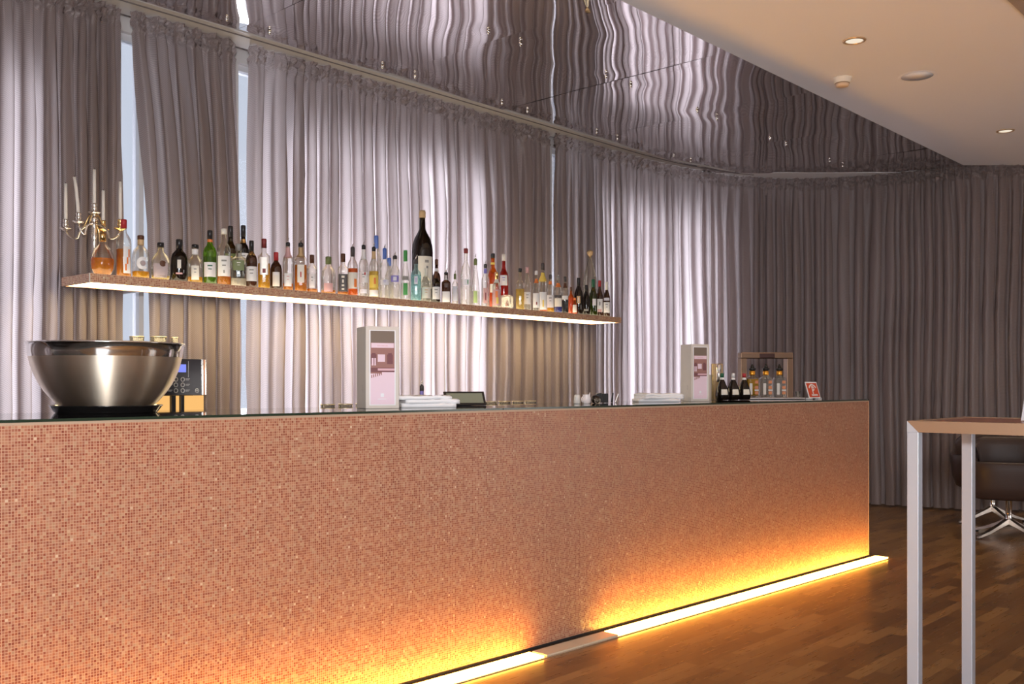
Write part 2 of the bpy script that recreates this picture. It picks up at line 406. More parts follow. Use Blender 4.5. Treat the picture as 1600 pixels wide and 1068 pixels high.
def track_strip(off0, off1, z0, z1, s0=0, s1=None, step=.06):
    s1 = s1 or S[-1]; n = int((s1 - s0) / step); v = []; f = []
    for k in range(n + 1):
        p, nn = at_s(s0 + (s1 - s0) * k / n)
        for off in (off0, off1):
            for z in (z0, z1): v.append((p.x + nn.x * off, p.y + nn.y * off, z))
    for k in range(n):
        a = k * 4; b = a + 4
        f += [(a, a + 1, b + 1, b), (a + 2, b + 2, b + 3, a + 3), (a, b, b + 2, a + 2), (a + 1, a + 3, b + 3, b + 1)]
    return v, f
tk = thing('curtain_track', (0, 0, 0), None, None); tag(tk, 'grey double curtain track along the edge of the mirrored ceiling', None, kind='structure'); tk.name = 'trim_2'
m = MB(); m.add(*track_strip(-.10, .165, 3.352, 3.38, 0, 11.6)); m.build('track_board', M_TRACK, tk)
m = MB(); m.add(*track_strip(.095, .103, 3.346, 3.3515, 0, 12.2)); m.build('track_groove', M_TRACK2, tk)
m = MB(); m.add(*track_strip(.150, .165, 3.346, 3.3515, 0, 11.9)); m.build('track_lip', mat('track_edge', (.6, .56, .53), .35), tk)
# pale plaster infill between the diagonal end of the mirrors and the curved track
inf = MB().poly_prism([(8.55, .12), (10.6, .12), (10.6, -2.2), (10.01, -2.2), (10.0, -1.53), (8.71, -.11), (8.4, -.11), (8.4, .12)], 3.3515, 3.356)
struct(inf.build('ceiling_infill', mat('infill_paint', (.90, .89, .90), .6)), 'pale ceiling strip in the rounded corner')

def wobble(seed, s, f): return noise.noise(Vector((s * f, seed * 3.7, seed)))
def curtain(name, label, s0t, s0b, s1t, s1b, seed, zbot=.02, step=.0075):
    rnd = random.Random(seed)
    L = s1t - s0t; n = int(L / step)
    # fold phase with uneven fold widths
    ph = [0.0]; 
    for k in range(n):
        u = k / n * L
        wdt = .125 + .075 * wobble(seed + 5, u, 2.3) + .085 * wobble(seed + 9, u, 6.1)
        ph.append(ph[-1] + 2 * math.pi * step / max(.055, wdt))
    zs = [3.35, 3.342, 3.332, 3.322, 3.312, 3.302, 3.292, 3.282, 3.272, 3.262, 3.25, 3.235, 3.22, 3.20, 3.175, 3.15, 3.08, 3.0, 2.9, 2.78, 2.6, 2.4, 2.15, 1.9, 1.6, 1.3, 1.0, .7, .4, .2, zbot]
    vs_ = []; fs = []
    for iz, z in enumerate(zs):
        t = max(0, min(1, (3.35 - z) / 1.3)); t = t * t * (3 - 2 * t)
        a = s0t + (s0b - s0t) * t; b = s1t + (s1b - s1t) * t
        gather = max(0, min(1, (z - 2.55) / .75)) ** 1.5       # 1 at the heading, 0 lower down
        for k in range(n + 1):
            u = k / n; s = a + (b - a) * u; U = u * L
            p0 = ph[k] + 1.5 * noise.noise(Vector((U * 1.6, z * .55, seed + 40))) + .9 * noise.noise(Vector((U * 4.5, z * 1.2, seed + 41)))
            big = math.sin(p0) + .45 * wobble(seed + 2, U, 3.0)
            sm = math.sin(p0 * 2.4 + 2 * wobble(seed, U, 4)) * .5 + math.sin(p0 * 4.1 + seed) * .35 + noise.noise(Vector((U * 38, z * 9, seed))) * .7
            amp = .044 * (1 - .62 * gather) * (1 + .5 * wobble(seed + 3, U, 3.7))
            off = big * amp + sm * (.0022 + .013 * gather)
            if z > 3.225: off += (.038 * noise.noise(Vector((U * 60, z * 40, seed + .5))) + .02 * noise.noise(Vector((U * 130, z * 90, seed + 2.5))))
            off += .015 * noise.noise(Vector((U * 1.3, z * .8, seed + 11)))
            off = .10 * math.tanh(off / .10)
            # pleats fold back over themselves
            fade = min(1, u * L / .15, (1 - u) * L / .15)
            s -= fade * (.026 + .020 * wobble(seed + 4, U, 4.5)) * math.sin(2 * p0 + .9 * wobble(seed + 6, U, 2.0)) * (1 - .75 * gather)
            swirl = .012 * noise.noise(Vector((U * 2.2, z * 1.1, seed + 20)))
            p, nn = at_s(s + swirl * (1 - gather))
            dz = 0
            if iz == 0: dz = -.004 + .008 * noise.noise(Vector((U * 60, 0, seed)))
            vs_.append((p.x + nn.x * off, p.y + nn.y * off, min(3.350, z + dz)))
    for iz in range(len(zs) - 1):
        for k in range(n):
            q = iz * (n + 1) + k; fs.append((q, q + n + 1, q + n + 2, q + 1))
    m = MB(); m.add(vs_, fs, 0, True); o = m.build(name, M_CURTAIN)
    return tag(o, label, 'curtain', 'sheer curtains on the curved track')
so = 3.0   # s = X + 3 on the straight run
curtain('curtain', 'sheer mauve curtain behind the candelabra, ending at the first gap', so - 2.9, so - 2.9, so + 2.655, so + 2.65, 3)
curtain('curtain', 'narrow brownish curtain between the two gaps at the bar shelf start', so + 2.72, so + 2.82, so + 3.40, so + 3.44, 11)
curtain('curtain', 'wide sheer curtain behind most of the shelf bottles, lit from behind', so + 3.49, so + 3.475, so + 6.38, so + 6.40, 23)
curtain('curtain', 'long sheer curtain sweeping round the rounded room corner to the chairs', so + 6.44, so + 6.435, S[-1] - .1, S[-1] - .1, 31)

# ------------------------------------------------------------------ bar
BL = 6.6; HB = 1.115
bar_o = Vector((6.925, -2.508, 0)); bar_rz = R(-2.2)      # far right front corner; local -x runs to the left
bar = thing('bar_counter', bar_o, 'long bar counter faced in tiny copper coloured mosaic tiles with a black glass top', 'bar counter', bar_rz)
BD = .72
m = MB().box(-BL, 0, 0, BD, .02, HB - .008); m.build('mosaic_body', M_MOSAIC, bar)
MB().box(-BL, -.02, .02, BD - .02, 0, .02).build('plinth', M_DARK, bar)
MB().box(-BL, .001, -.002, BD, HB - .008, HB).build('edge_trim', M_BEIGE, bar)
for a, b in ((-BL, -3.668), (-3.664, -1.9), (-1.896, .003)):
    t = MB(); t.box(a, b, -.004, BD, HB, HB + .009)
    o = t.build('glass_top', [M_BLACKGLASS, M_GREENEDGE], bar)
    o.data.polygons[2].material_index = 1; o.data.polygons[5].material_index = 1
GT = HB + .009 + .0005
MB().box(-.0015, .0025, -.0035, .012, .02, HB - .008).build('corner_profile', M_BEIGE, bar)
wc = thing('work_counter', (bar_o.x, bar_o.y, 0), 'low steel work counter behind the bar, seen only as a rim', 'work counter', bar_rz)
MB().box(-BL, -.3, BD + .006, BD + .30, .86, .89).build('worktop', M_STEEL, wc)
MB().box(-BL, -.3, BD + .02, BD + .29, 0, .86).build('cabinet', M_DARK, wc)

# luminous channel in the floor along the bar
fc = thing('floor_light', bar_o, 'glowing amber light channel in the floor along the foot of the bar', 'floor light', bar_rz)
MB().box(-BL, .06, -.125, -.012, .0008, .004).build('channel_frame', M_BEIGE, fc)
MB().box(-BL, .06, -.018, -.008, .004, .007).build('channel_edge', M_DARK, fc)
for a, b in ((-BL, -4.72), (-4.70, -3.52), (-2.98, -2.02), (-2.0, -1.02), (-1.0, .055)):
    MB().box(a, b, -.118, -.026, .0042, .012).build('light_diffuser', M_LED, fc)
MB().box(-3.50, -3.25, -.118, -.026, .0042, .012).box(-3.247, -2.99, -.118, -.026, .0042, .012).build('unlit_diffuser', M_LEDOFF, fc)

# ------------------------------------------------------------------ back counter under the shelf
bk = thing('back_counter', (0, 0, 0), 'low back counter along the curtains carrying the coffee machine', 'back counter')
MB().box(1.2, 6.6, -.86, -.20, .04, .90).build('cabinet', M_DARK, bk)
MB().box(1.18, 6.62, -.88, -.19, .90, .93).build('worktop', M_STEEL, bk)

# ------------------------------------------------------------------ bottle shelf
SX0, SX1, SY0, SY1, SZ = 2.25, 6.72, -.50, -.18, 1.785
sh = thing('bottle_shelf', (SX0, SY0, SZ), 'long mosaic edged bottle shelf glowing underneath, hung before the curtains', 'shelf')
L = SX1 - SX0; D = SY1 - SY0
MB().box(0, L, 0, .014, -.046, -.001).box(0, .014, .0142, D, -.046, -.001).box(L - .014, L, .0142, D, -.046, -.001).box(.0142, L - .0142, D - .014, D, -.046, -.001).build('mosaic_edge', M_MOSAIC_TAN, sh)
MB().box(-.001, .003, -.001, .004, -.046, -.001).build('corner_profile', M_CREAM, sh)
MB().box(.0145, L - .0145, .0145, D - .0145, -.043, -.036).build('light_panel', M_SHELFLIGHT, sh)
MB().box(.0145, L - .0145, .0145, D - .0145, -.008, 0).build('glowing_top', M_SHELFTOP, sh)
for x in (2.735,):
    MB().box(x - SX0 - .012, x - SX0 + .012, D, .62 + .18, -.036, -.012).build('bracket', M_STEEL, sh)

# ------------------------------------------------------------------ bottles
GL = dict(clear=glass('clear_glass', (.96, .95, .92), .06, .03), green=glass('green_glass', (.42, .72, .08), .12, .12), dark=glass('black_glass_bottle', (.05, .03, .022), .2, .5, .6),
          brown=glass('brown_glass', (.26, .11, .05), .18, .3, .7), olive=glass('olive_glass', (.22, .18, .05)), blue=glass('pale_blue_glass', (.80, .92, .94), .12, .15),
          red=glass('red_glass', (.75, .06, .04), .12, .25), wine=glass('wine_red_glass', (.3, .02, .03), .12, .2), orange=glass('orange_glass', (.92, .36, .05), .12, .2), ylgreen=glass('yellow_green_glass', (.40, .42, .05)))
LQ = dict(amber=liquid('amber_liquid', (.80, .36, .004), .3), gold=liquid('golden_liquid', (.88, .56, .01), .3), brown=liquid('brown_liquid', (.30, .07, .02), .3),
          clear=liquid('clear_liquid', (.93, .92, .90), .85), yellow=liquid('yellow_liquid', (.92, .74, .25), .5), orange=liquid('orange_liquid', (.92, .26, .01), .3),
          red=liquid('red_liquid', (.75, .03, .02), .3), darkred=liquid('dark_red_liquid', (.16, .01, .015), .2), green=liquid('green_liquid', (.30, .42, .04)),
          black=liquid('black_liquid', (.02, .012, .01), .1), blue=liquid('blue_liquid', (.10, .12, .55), .3), cream=liquid('milky_liquid', (.86, .82, .74), .3),
          aqua=liquid('aqua_liquid', (.60, .85, .88), .7))
def flat(name, c, rough=.5): return mat(name, c, rough)
CO = dict(black=flat('cap_black', (.02, .018, .02), .35), brown=flat('cap_brown', (.10, .035, .015)), red=flat('cap_red', (.45, .03, .035)), tan=flat('cap_tan', (.62, .42, .22)),
          white=flat('cap_white', (.82, .80, .80)), cream=M_CREAM, green=flat('cap_green', (.06, .30, .08)), blue=flat('cap_blue', (.10, .18, .55)), orange=flat('cap_orange', (.80, .22, .05)),
          grey=flat('cap_grey', (.28, .27, .26)), gold=M_GOLD, olive=flat('olive_paper', (.16, .19, .07)), pink=flat('pink_paper', (.65, .38, .38)), silver=M_SILVER,
          mauve=flat('mauve_paper', (.42, .33, .33)), charcoal=flat('charcoal_paper', (.07, .06, .06)), yellow=flat('yellow_paper', (.85, .62, .12)), violet=flat('violet_print', (.25, .22, .60)),
          palegreen=flat('pale_green_paper', (.45, .60, .25)), lilac=flat('lilac_paper', (.70, .70, .80)), maroon=flat('maroon_paper', (.22, .03, .03)), darkgreen=flat('dark_green_cap', (.02, .12, .06)))
# glass outlines as (fraction of radius, fraction of height)
PR = dict(
    std=[(.90, 0), (1, .02), (1, .56), (.96, .62), (.80, .67), (.50, .72), (.38, .77), (.35, .94)],
    tall=[(.92, 0), (1, .02), (1, .60), (.93, .66), (.66, .72), (.40, .77), (.36, .94)],
    wine=[(.92, 0), (1, .02), (1, .50), (.93, .58), (.68, .67), (.45, .75), (.37, .80), (.36, .96)],
    round=[(.90, 0), (1, .03), (1, .44), (.95, .56), (.80, .66), (.52, .72), (.36, .76), (.34, .93)],
    square=[(.94, 0), (1, .02), (1, .60), (.95, .65), (.55, .70), (.38, .73), (.36, .93)],
    flask=[(.70, 0), (.95, .06), (1, .25), (1, .42), (.90, .56), (.62, .68), (.34, .75), (.30, .88)],
    ball=[(.42, 0), (.72, .05), (.95, .18), (1, .34), (.92, .50), (.66, .64), (.36, .72), (.27, .76), (.27, .92)],
    cone=[(.95, 0), (1, .03), (.96, .30), (.74, .52), (.48, .68), (.36, .78), (.34, .92)],
    magnum=[(.93, 0), (1, .015), (1, .56), (.94, .63), (.75, .70), (.46, .76), (.30, .80), (.27, .93)],
    tear=[(.35, 0), (.75, .04), (1, .20), (1, .38), (.82, .60), (.50, .78), (.22, .88), (.14, .93)],
    small=[(.92, 0), (1, .03), (1, .52), (.92, .60), (.55, .68), (.40, .74), (.40, .92)])
def prof_r(pr, f):
    for (r0, f0), (r1, f1) in zip(pr, pr[1:]):
        if f0 <= f <= f1: return r0 + (r1 - r0) * (f - f0) / max(1e-6, f1 - f0)
    return pr[-1][0]
CAMP = Vector((0, -5.395))
def label_patch(m, pr, r, h, f0, f1, ang, half, grow=1.012, mi=0, n=9, rows=3, sq=2.0, base=0.0):
    v = []; f = []
    for i in range(rows + 1):
        ff = f0 + (f1 - f0) * i / rows; rr = prof_r(pr, ff) * r * grow + .0004
        for k in range(n + 1):
            t = ang - half + 2 * half * k / n; ct, st = math.cos(t), math.sin(t)
            q = 1.0 if sq == 2.0 else (abs(ct) ** sq + abs(st) ** sq) ** (-1 / sq)
            v.append((rr * q * ct, rr * q * st, ff * h + base))
    for i in range(rows):
        for k in range(n):
            a = i * (n + 1) + k; f.append((a, a + 1, a + n + 2, a + n + 1))
    m.add(v, f, mi, True)
def disc_patch(m, pr, r, h, fc, rad, ang, grow=1.03, mi=0, inner=0.0, a0=0, a1=360):
    v = []; f = []; n = 24
    for k in range(n + 1):
        t = R(a0 + (a1 - a0) * k / n)
        for q in (inner, .5 * (inner + rad), rad):
            z = fc * h + q * math.sin(t); rr = prof_r(pr, max(0, min(1, z / h))) * r * grow + .0005
            al = ang + q * math.cos(t) / rr; v.append((rr * math.cos(al), rr * math.sin(al), z))
    for k in range(n):
        for j in range(2): q = k * 3 + j; f.append((q, q + 1, q + 4, q + 3))
    m.add(v, f, mi, True)
def emblem(t, kind, r, h, fc, rad, c, turn=0.0, **k):
    m = MB(); X_, Y_ = t.location.x, t.location.y
    disc_patch(m, PR[kind], r, h, fc, rad, math.atan2(CAMP.y - Y_, CAMP.x - X_) + turn - t.rotation_euler.z, **k)
    m.build('emblem', CO[c], t)
def bottle(X, Y, h, r, kind, g, lq, lev, cap, capf, labels, label, pourer=False, neck=None, z=SZ, turn=0.0, name='bottle', cat='bottle', group='liquor bottles on the lit shelf', seg=20):
    sq = 4.5 if kind in ('square', 'flask') else 2.0
    camang = math.atan2(CAMP.y - Y, CAMP.x - X)
    rz = camang + turn if sq != 2.0 else 0.0
    if sq != 2.0: r = r * .98
    t = thing(name, (X, Y, z + .0006), label, cat, rz, group)
    pr = PR[kind]; top = pr[-1][1]
    yscale = .62 if kind == 'flask' else 1.0     # flasks are flat; local x points at the viewer
    def L_(m, prof, **k):
        m.lathe(prof, seg, sq=sq if sq != 2 else 2.0, **k)
    m = MB(); L_(m, [(a * r, b * h) for a, b in pr])
    o = m.build('glass_body', GL[g], t)
    if lq and lev > 0:
        pts = [(a * r * .93, max(.012, b) * h) for a, b in pr if b < lev] + [(prof_r(pr, lev) * r * .93, lev * h)]
        m = MB(); L_(m, pts); ol = m.build('liquid', LQ[lq], t)
    if cap:
        cr_ = pr[-1][0] * r
        m = MB(); c0 = (top - capf) if pourer else min(top - .01, 1 - capf)
        rr = cr_ * 1.12 + .0006
        m.lathe([(rr, c0 * h), (rr, .985 * h), (rr * .85, h)] if not pourer else [(rr, c0 * h), (rr, (top + .015) * h), (rr * .6, (top + .03) * h)], 14)
        m.build('cap', CO[cap], t)
        if pourer:
            p = MB(); p.tube([(0, 0, (top + .02) * h), (0, 0, (top + .05) * h + .006), (.006, .004, h + .004), (.012, .008, h + .016)], [.0045, .004, .003, .0025], 8)
            p.build('pourer', M_CHROME, t)
    if neck:
        m = MB(); f0, f1, c = neck; rr = [(prof_r(pr, f0 + (f1 - f0) * k / 3) * r * 1.03 + .0007, (f0 + (f1 - f0) * k / 3) * h) for k in range(4)]
        m.lathe(rr, 14, close=False); m.build('neck_label', CO[c], t)
    la = (camang - rz) if sq != 2.0 else camang + turn
    for (f0, f1, c, half, prints) in labels:
        m = MB(); mats_ = [CO[c]]
        label_patch(m, pr, r, h, f0, f1, la, half, sq=sq)
        for (p0, p1, pa, pb, pc) in prints:
            mats_.append(CO[pc]); hh = half * (pb - pa) / 2
            label_patch(m, pr, r, h, f0 + (f1 - f0) * p0, f0 + (f1 - f0) * p1, la - half + 2 * half * (pa + pb) / 2, hh, grow=1.035, mi=len(mats_) - 1, sq=sq, rows=1, n=5)
        m.build('label', mats_, t)
    return t
TX = [(.72, .80, .15, .85, 'grey'), (.50, .56, .22, .78, 'grey'), (.18, .22, .2, .8, 'grey')]
def tx(c, *extra): return [(.72, .80, .15, .85, c), (.50, .56, .25, .75, c)] + list(extra)
B = bottle
B(2.363, -.400, .220, .0589, 'ball', 'clear', 'amber', .40, 'gold', .20, [], 'round glass decanter of dark amber spirit with a gold neck, first on the shelf')
B(2.467, -.420, .300, .0371, 'tall', 'clear', 'amber', .48, 'red', .15, [(.06, .52, 'white', .55, [(.1, .35, .1, .5, 'orange'), (.35, .6, .3, .7, 'orange'), (.6, .9, .5, .9, 'orange')])], 'tall clear bottle of amber spirit with a dark red cap, beside the decanter', turn=.5)
eb = B(2.560, -.420, .227, .0441, 'round', 'clear', 'gold', .16, 'brown', .10, [], 'clear bottle with a big round white label and a brown stopper', neck=(.78, .90, 'tan'), turn=.3)
emblem(eb, 'round', .0441, .227, .34, .033, 'white', .25, inner=.015, a0=50, a1=310); emblem(eb, 'round', .0441, .227, .34, .013, 'mauve', .3, grow=1.02)
eb = B(2.672, -.420, .201, .0515, 'flask', 'clear', 'yellow', .1, 'black', .06, [(.05, .42, 'mauve', .62, [])], 'squat clear bottle with a round brown medallion and a flat black stopper')
eb.rotation_euler.z += 0; emblem(eb, 'ball', .0515, .201, .42, .0165, 'brown', .2, grow=1.12)
B(2.780, -.420, .230, .0438, 'round', 'dark', 'black', .6, 'black', .22, [(.30, .50, 'cream', .22, []), (.16, .2, 'pink', .4, [])], 'black rounded bottle with a small cream emblem, fifth on the shelf')
B(2.887, -.400, .215, .0411, 'small', 'clear', 'gold', .16, 'black', .05, [(.08, .44, 'cream', .5, tx('grey'))], 'small clear bottle with a cream label and white neck, left of the green bottle', neck=(.74, .88, 'white'))
B(2.966, -.420, .300, .0363, 'std', 'green', 'green', .50, 'black', .17, [(.13, .40, 'white', 1.0, tx('darkgreen'))], 'bright green bottle with a white label and a black cap', neck=(.78, .84, 'orange'))
B(3.091, -.360, .331, .0389, 'tall', 'clear', 'amber', .30, 'cream', .10, [(.17, .52, 'white', 1.0, tx('grey', (.15, .3, .4, .6, 'grey')))], 'tall bottle with a very large white label and pale cap, right of the green bottle')
B(3.170, -.300, .361, .0360, 'std', 'olive', 'gold', .70, 'black', .18, [(.32, .55, 'olive', .9, tx('yellow'))], 'golden bottle with a black cap and olive label, standing behind')
B(3.255, -.300, .375, .0346, 'std', 'dark', 'black', .6, 'black', .18, [(.38, .56, 'white', .9, tx('grey'))], 'tall black bottle with a white label, highest of the left group', neck=(.72, .78, 'gold'))
B(3.142, -.430, .242, .0442, 'square', 'clear', 'cream', .18, 'grey', .16, [(.36, .60, 'olive', .62, tx('cream'))], 'square clear bottle with a wide olive green label')
B(3.226, -.430, .270, .0321, 'std', 'brown', 'amber', .50, 'black', .22, [(.13, .44, 'white', 1.1, tx('grey'))], 'dark brown bottle with a white label before the tall black bottle', neck=(.68, .74, 'gold'))
B(3.317, -.420, .291, .0362, 'square', 'clear', 'gold', .50, 'maroon', .18, [(.27, .62, 'silver', .6, [(.1, .35, .1, .9, 'maroon')])], 'square bottle of golden spirit with a silver label and dark red cap')
B(3.400, -.420, .221, .0347, 'round', 'brown', 'brown', .62, 'red', .22, [(.08, .46, 'cream', .6, [(.78, 1, -.1, 1.1, 'white')])], 'short red brown bottle with a red cap and cream label')
B(3.483, -.420, .298, .0314, 'std', 'clear', 'amber', .14, 'black', .05, [(.08, .34, 'white', .7, tx('pink'))], 'clear bottle with a red neck strip and steel pourer', True, neck=(.66, .86, 'pink'))
B(3.575, -.420, .308, .0374, 'square', 'clear', 'amber', .52, 'black', .05, [(.17, .52, 'cream', .5, [(.3, .6, .3, .7, 'red')])], 'square bottle full of orange spirit with a steel pourer', True, neck=(.68, .86, 'tan'))
B(3.657, -.420, .231, .0340, 'std', 'clear', 'amber', .10, 'brown', .22, [(.12, .48, 'white', .45, tx('grey'))], 'short clear bottle nearly empty of amber spirit with a brown neck')
B(3.780, -.420, .231, .0460, 'round', 'clear', 'amber', .10, 'olive', .20, [(.05, .28, 'pink', .6, [])], 'wide shouldered clear bottle with an olive capped neck')
B(3.893, -.420, .261, .0349, 'square', 'clear', 'amber', .08, 'brown', .20, [(.08, .50, 'charcoal', .72, [(.78, .9, .15, .85, 'cream'), (.5, .68, .3, .7, 'cream'), (.3, .4, .2, .8, 'cream'), (.1, .18, .2, .8, 'cream')])], 'square bottle with a black label of pale lettering')
B(3.969, -.420, .321, .0333, 'std', 'clear', 'orange', .54, 'charcoal', .16, [(.14, .46, 'cream', 1.1, [(.1, .6, .5, 1, 'orange')])], 'orange filled bottle with a pourer and a cream and coral label', True)
B(4.057, -.420, .343, .0317, 'std', 'clear', 'clear', .45, 'black', .05, [(.26, .46, 'white', .9, tx('grey', (.7, .95, .5, .8, 'red'))), (.06, .14, 'lilac', .7, [])], 'clear bottle with a white neck band and a small red seal', True, neck=(.70, .88, 'white'))
B(4.133, -.430, .337, .0319, 'std', 'clear', 'yellow', .50, 'black', .05, [(.18, .42, 'yellow', 1.0, [(.3, .8, .4, .8, 'orange')]), (.02, .14, 'white', 1.0, [])], 'clear bottle with a bright yellow label and tan neck', True, neck=(.74, .88, 'tan'))
B(4.279, -.280, .430, .0350, 'tall', 'clear', 'clear', .4, 'blue', .20, [], 'tallest clear bottle of the middle group with a blue neck, standing behind')
B(4.232, -.420, .340, .0323, 'std', 'clear', 'clear', .40, 'blue', .18, [(.26, .36, 'lilac', .9, tx('violet'))], 'clear bottle with a blue neck label and pale blue print', True)
B(4.390, -.280, .292, .0292, 'small', 'clear', 'clear', .35, 'blue', .18, [], 'small clear bottle with a blue cap standing behind the violet printed bottle')
B(4.320, -.420, .299, .0347, 'std', 'clear', 'clear', .35, 'black', .05, [(.38, .52, 'violet', .8, [(.2, .8, .1, .9, 'lilac')])], 'clear bottle with violet lettering and a pourer', True)
B(4.412, -.420, .333, .0330, 'cone', 'clear', 'clear', .35, 'green', .22, [(.10, .34, 'green', .45, []), (.40, .48, 'grey', .8, [])], 'clear bottle with green neck and green stripe label')
B(4.497, -.430, .293, .0353, 'square', 'blue', 'aqua', .60, 'charcoal', .08, [(.38, .56, 'lilac', .3, [(.2, .8, .3, .7, 'violet')])], 'pale blue glass bottle with a pourer', True)
B(4.683, -.290, .647, .0731, 'magnum', 'dark', 'black', .6, 'tan', .08, [(.16, .50, 'cream', .75, [(.80, .88, .3, .8, 'grey'), (.45, .7, .45, .7, 'grey'), (.05, .35, .1, .9, 'grey')])], 'huge dark magnum wine bottle with a cork and cream label', name='wine_bottle', turn=.35)
B(4.581, -.440, .227, .0335, 'std', 'clear', 'clear', .45, 'cream', .22, [(.10, .42, 'cream', .9, tx('tan'))], 'small clear bottle with a cream cap and label before the magnum')
B(4.808, -.300, .320, .0283, 'std', 'brown', 'brown', .5, 'brown', .12, [(.30, .50, 'cream', .8, [])], 'slim brown bottle standing behind right of the magnum', neck=(.70, .80, 'white'))
B(4.673, -.440, .213, .0296, 'std', 'olive', 'brown', .6, 'brown', .22, [(.10, .50, 'white', 1.0, tx('grey'))], 'small olive brown bottle with a white label')
B(4.776, -.430, .227, .0321, 'square', 'brown', 'amber', .60, 'black', .05, [(.04, .36, 'white', .72, [])], 'small square amber bottle with a white lower label and pourer', True, neck=(.72, .86, 'white'))
B(4.862, -.430, .221, .0216, 'std', 'clear', 'clear', .5, 'olive', .14, [(.10, .56, 'lilac', .8, [])], 'slimmest clear bottle with a pale lilac label', True)
B(5.049, -.350, .416, .0400, 'round', 'clear', 'clear', .35, 'maroon', .06, [(.36, .46, 'lilac', .5, [(.2, .9, .7, 1, 'green')])], 'big clear shouldered bottle with a dark red cap')
B(5.076, -.420, .358, .0310, 'cone', 'clear', 'clear', .3, 'olive', .10, [(.06, .30, 'palegreen', .45, [])], 'clear cone shaped bottle with a pale green label', True)
B(5.178, -.420, .321, .0291, 'std', 'clear', 'clear', .3, 'charcoal', .06, [(.08, .42, 'pink', .5, [(.2, .7, .3, .8, 'maroon')])], 'clear bottle with a pink and dark red label and dark pourer', True, neck=(.76, .86, 'violet'))
B(5.403, -.280, .420, .0417, 'round', 'orange', 'orange', .66, 'black', .08, [(.30, .45, 'cream', .5, [])], 'tall bright orange aperitif bottle with a black cap, standing behind', neck=(.80, .84, 'yellow'))
B(5.275, -.440, .259, .0316, 'std', 'clear', 'cream', .36, 'gold', .2, [(.06, .50, 'pink', .9, [(.1, .5, .3, .9, 'yellow'), (.5, .9, .2, .8, 'orange')])], 'clear bottle with an orange fruit label before the orange aperitif', neck=(.7, .84, 'cream'))
B(5.523, -.280, .427, .0352, 'std', 'red', 'red', .74, 'cream', .12, [(.44, .62, 'white', .9, tx('violet'))], 'bright red bottle with a white label and pale cap, standing behind')
B(5.552, -.420, .312, .0325, 'square', 'clear', 'yellow', .50, 'black', .10, [], 'square pale yellow bottle with a black stopper')
B(5.635, -.420, .329, .0305, 'std', 'clear', 'clear', .4, 'pink', .14, [(.14, .42, 'white', .9, tx('grey'))], 'clear bottle with a pinkish white cap and white label')
B(5.726, -.430, .307, .0283, 'std', 'clear', 'clear', .4, 'white', .10, [(.08, .44, 'white', 1.0, [(.2, .4, .4, .7, 'maroon')])], 'clear bottle with a white and coral capped neck', neck=(.70, .80, 'orange'))
B(5.813, -.420, .374, .0334, 'std', 'clear', 'orange', .16, 'charcoal', .14, [(.04, .40, 'white', 1.1, [(.15, .55, .4, .7, 'yellow')])], 'yellow necked bottle with a white label, tallest right of the red bottle', neck=(.62, .80, 'yellow'))
B(5.904, -.420, .303, .0289, 'std', 'clear', 'gold', .14, 'charcoal', .08, [(.12, .44, 'white', 1.0, tx('grey'))], 'clear bottle with an orange neck ring and a pourer', True, neck=(.72, .80, 'orange'))
B(5.998, -.420, .300, .0315, 'std', 'clear', 'blue', .16, 'grey', .08, [(.40, .46, 'charcoal', 1.0, []), (.16, .38, 'cream', 1.0, [])], 'clear bottle with a black band and blue foot', True, neck=(.68, .78, 'orange'))
B(6.084, -.420, .292, .0269, 'std', 'clear', 'black', .36, 'charcoal', .14, [(.38, .48, 'white', 1.0, [])], 'bottle with a dark lower half and clear neck', neck=(.70, .82, 'brown'))
B(6.194, -.390, .221, .0223, 'std', 'orange', 'orange', .6, 'brown', .14, [], 'small slim orange bottle beside the black wine bottle')
B(6.180, -.440, .131, .0197, 'small', 'orange', 'orange', .5, 'orange', .14, [(.10, .56, 'cream', .9, [])], 'tiny orange miniature with a cream label at the shelf edge')
B(6.254, -.420, .296, .0348, 'wine', 'dark', 'black', .5, 'black', .24, [(.30, .50, 'tan', .4, [(.2, .8, .2, .8, 'cream')])], 'black wine bottle with a round tan label', name='wine_bottle')
B(6.354, -.420, .247, .0301, 'wine', 'dark', 'black', .5, 'black', .20, [(.14, .20, 'grey', .6, [])], 'shorter plain black bottle between black wine and green wine bottles', name='wine_bottle')
B(6.446, -.420, .300, .0329, 'wine', 'ylgreen', 'green', .68, 'darkgreen', .22, [(.28, .46, 'white', .5, [])], 'yellow green wine bottle with a white label', name='wine_bottle', turn=.3)
B(6.532, -.420, .296, .0280, 'wine', 'brown', 'brown', .6, 'red', .17, [(.12, .48, 'white', 1.0, [(0, .22, -.1, 1.1, 'pink'), (.5, .8, .4, .65, 'charcoal')])], 'red capped brown wine bottle with a white label', name='wine_bottle')
B(6.628, -.420, .293, .0283, 'wine', 'brown', 'brown', .6, 'cream', .24, [(.12, .42, 'white', 1.0, tx('grey')), (.46, .54, 'lilac', .9, [])], 'cream capped brown wine bottle, second from the shelf end', name='wine_bottle')
B(6.688, -.375, .289, .0259, 'wine', 'wine', 'darkred', .6, 'charcoal', .20, [(.22, .46, 'white', .9, [(0, .25, -.1, 1.1, 'pink')])], 'dark red wine bottle with a pink and white label, last on the shelf', name='wine_bottle')
B(6.597, -.270, .553, .0675, 'tear', 'clear', None, 0, None, 0, [], 'large empty teardrop glass carafe with a wooden ball stopper, behind the wine bottles', name='carafe', cat='carafe')
car = [o for o in C.objects if o.name.startswith('carafe') and o.type == 'EMPTY'][0]
MB().lathe([(.006, .50), (.010, .515), (.020, .524), (.027, .540), (.024, .556), (.010, .566)], 16).build('stopper', CO['tan'], car)
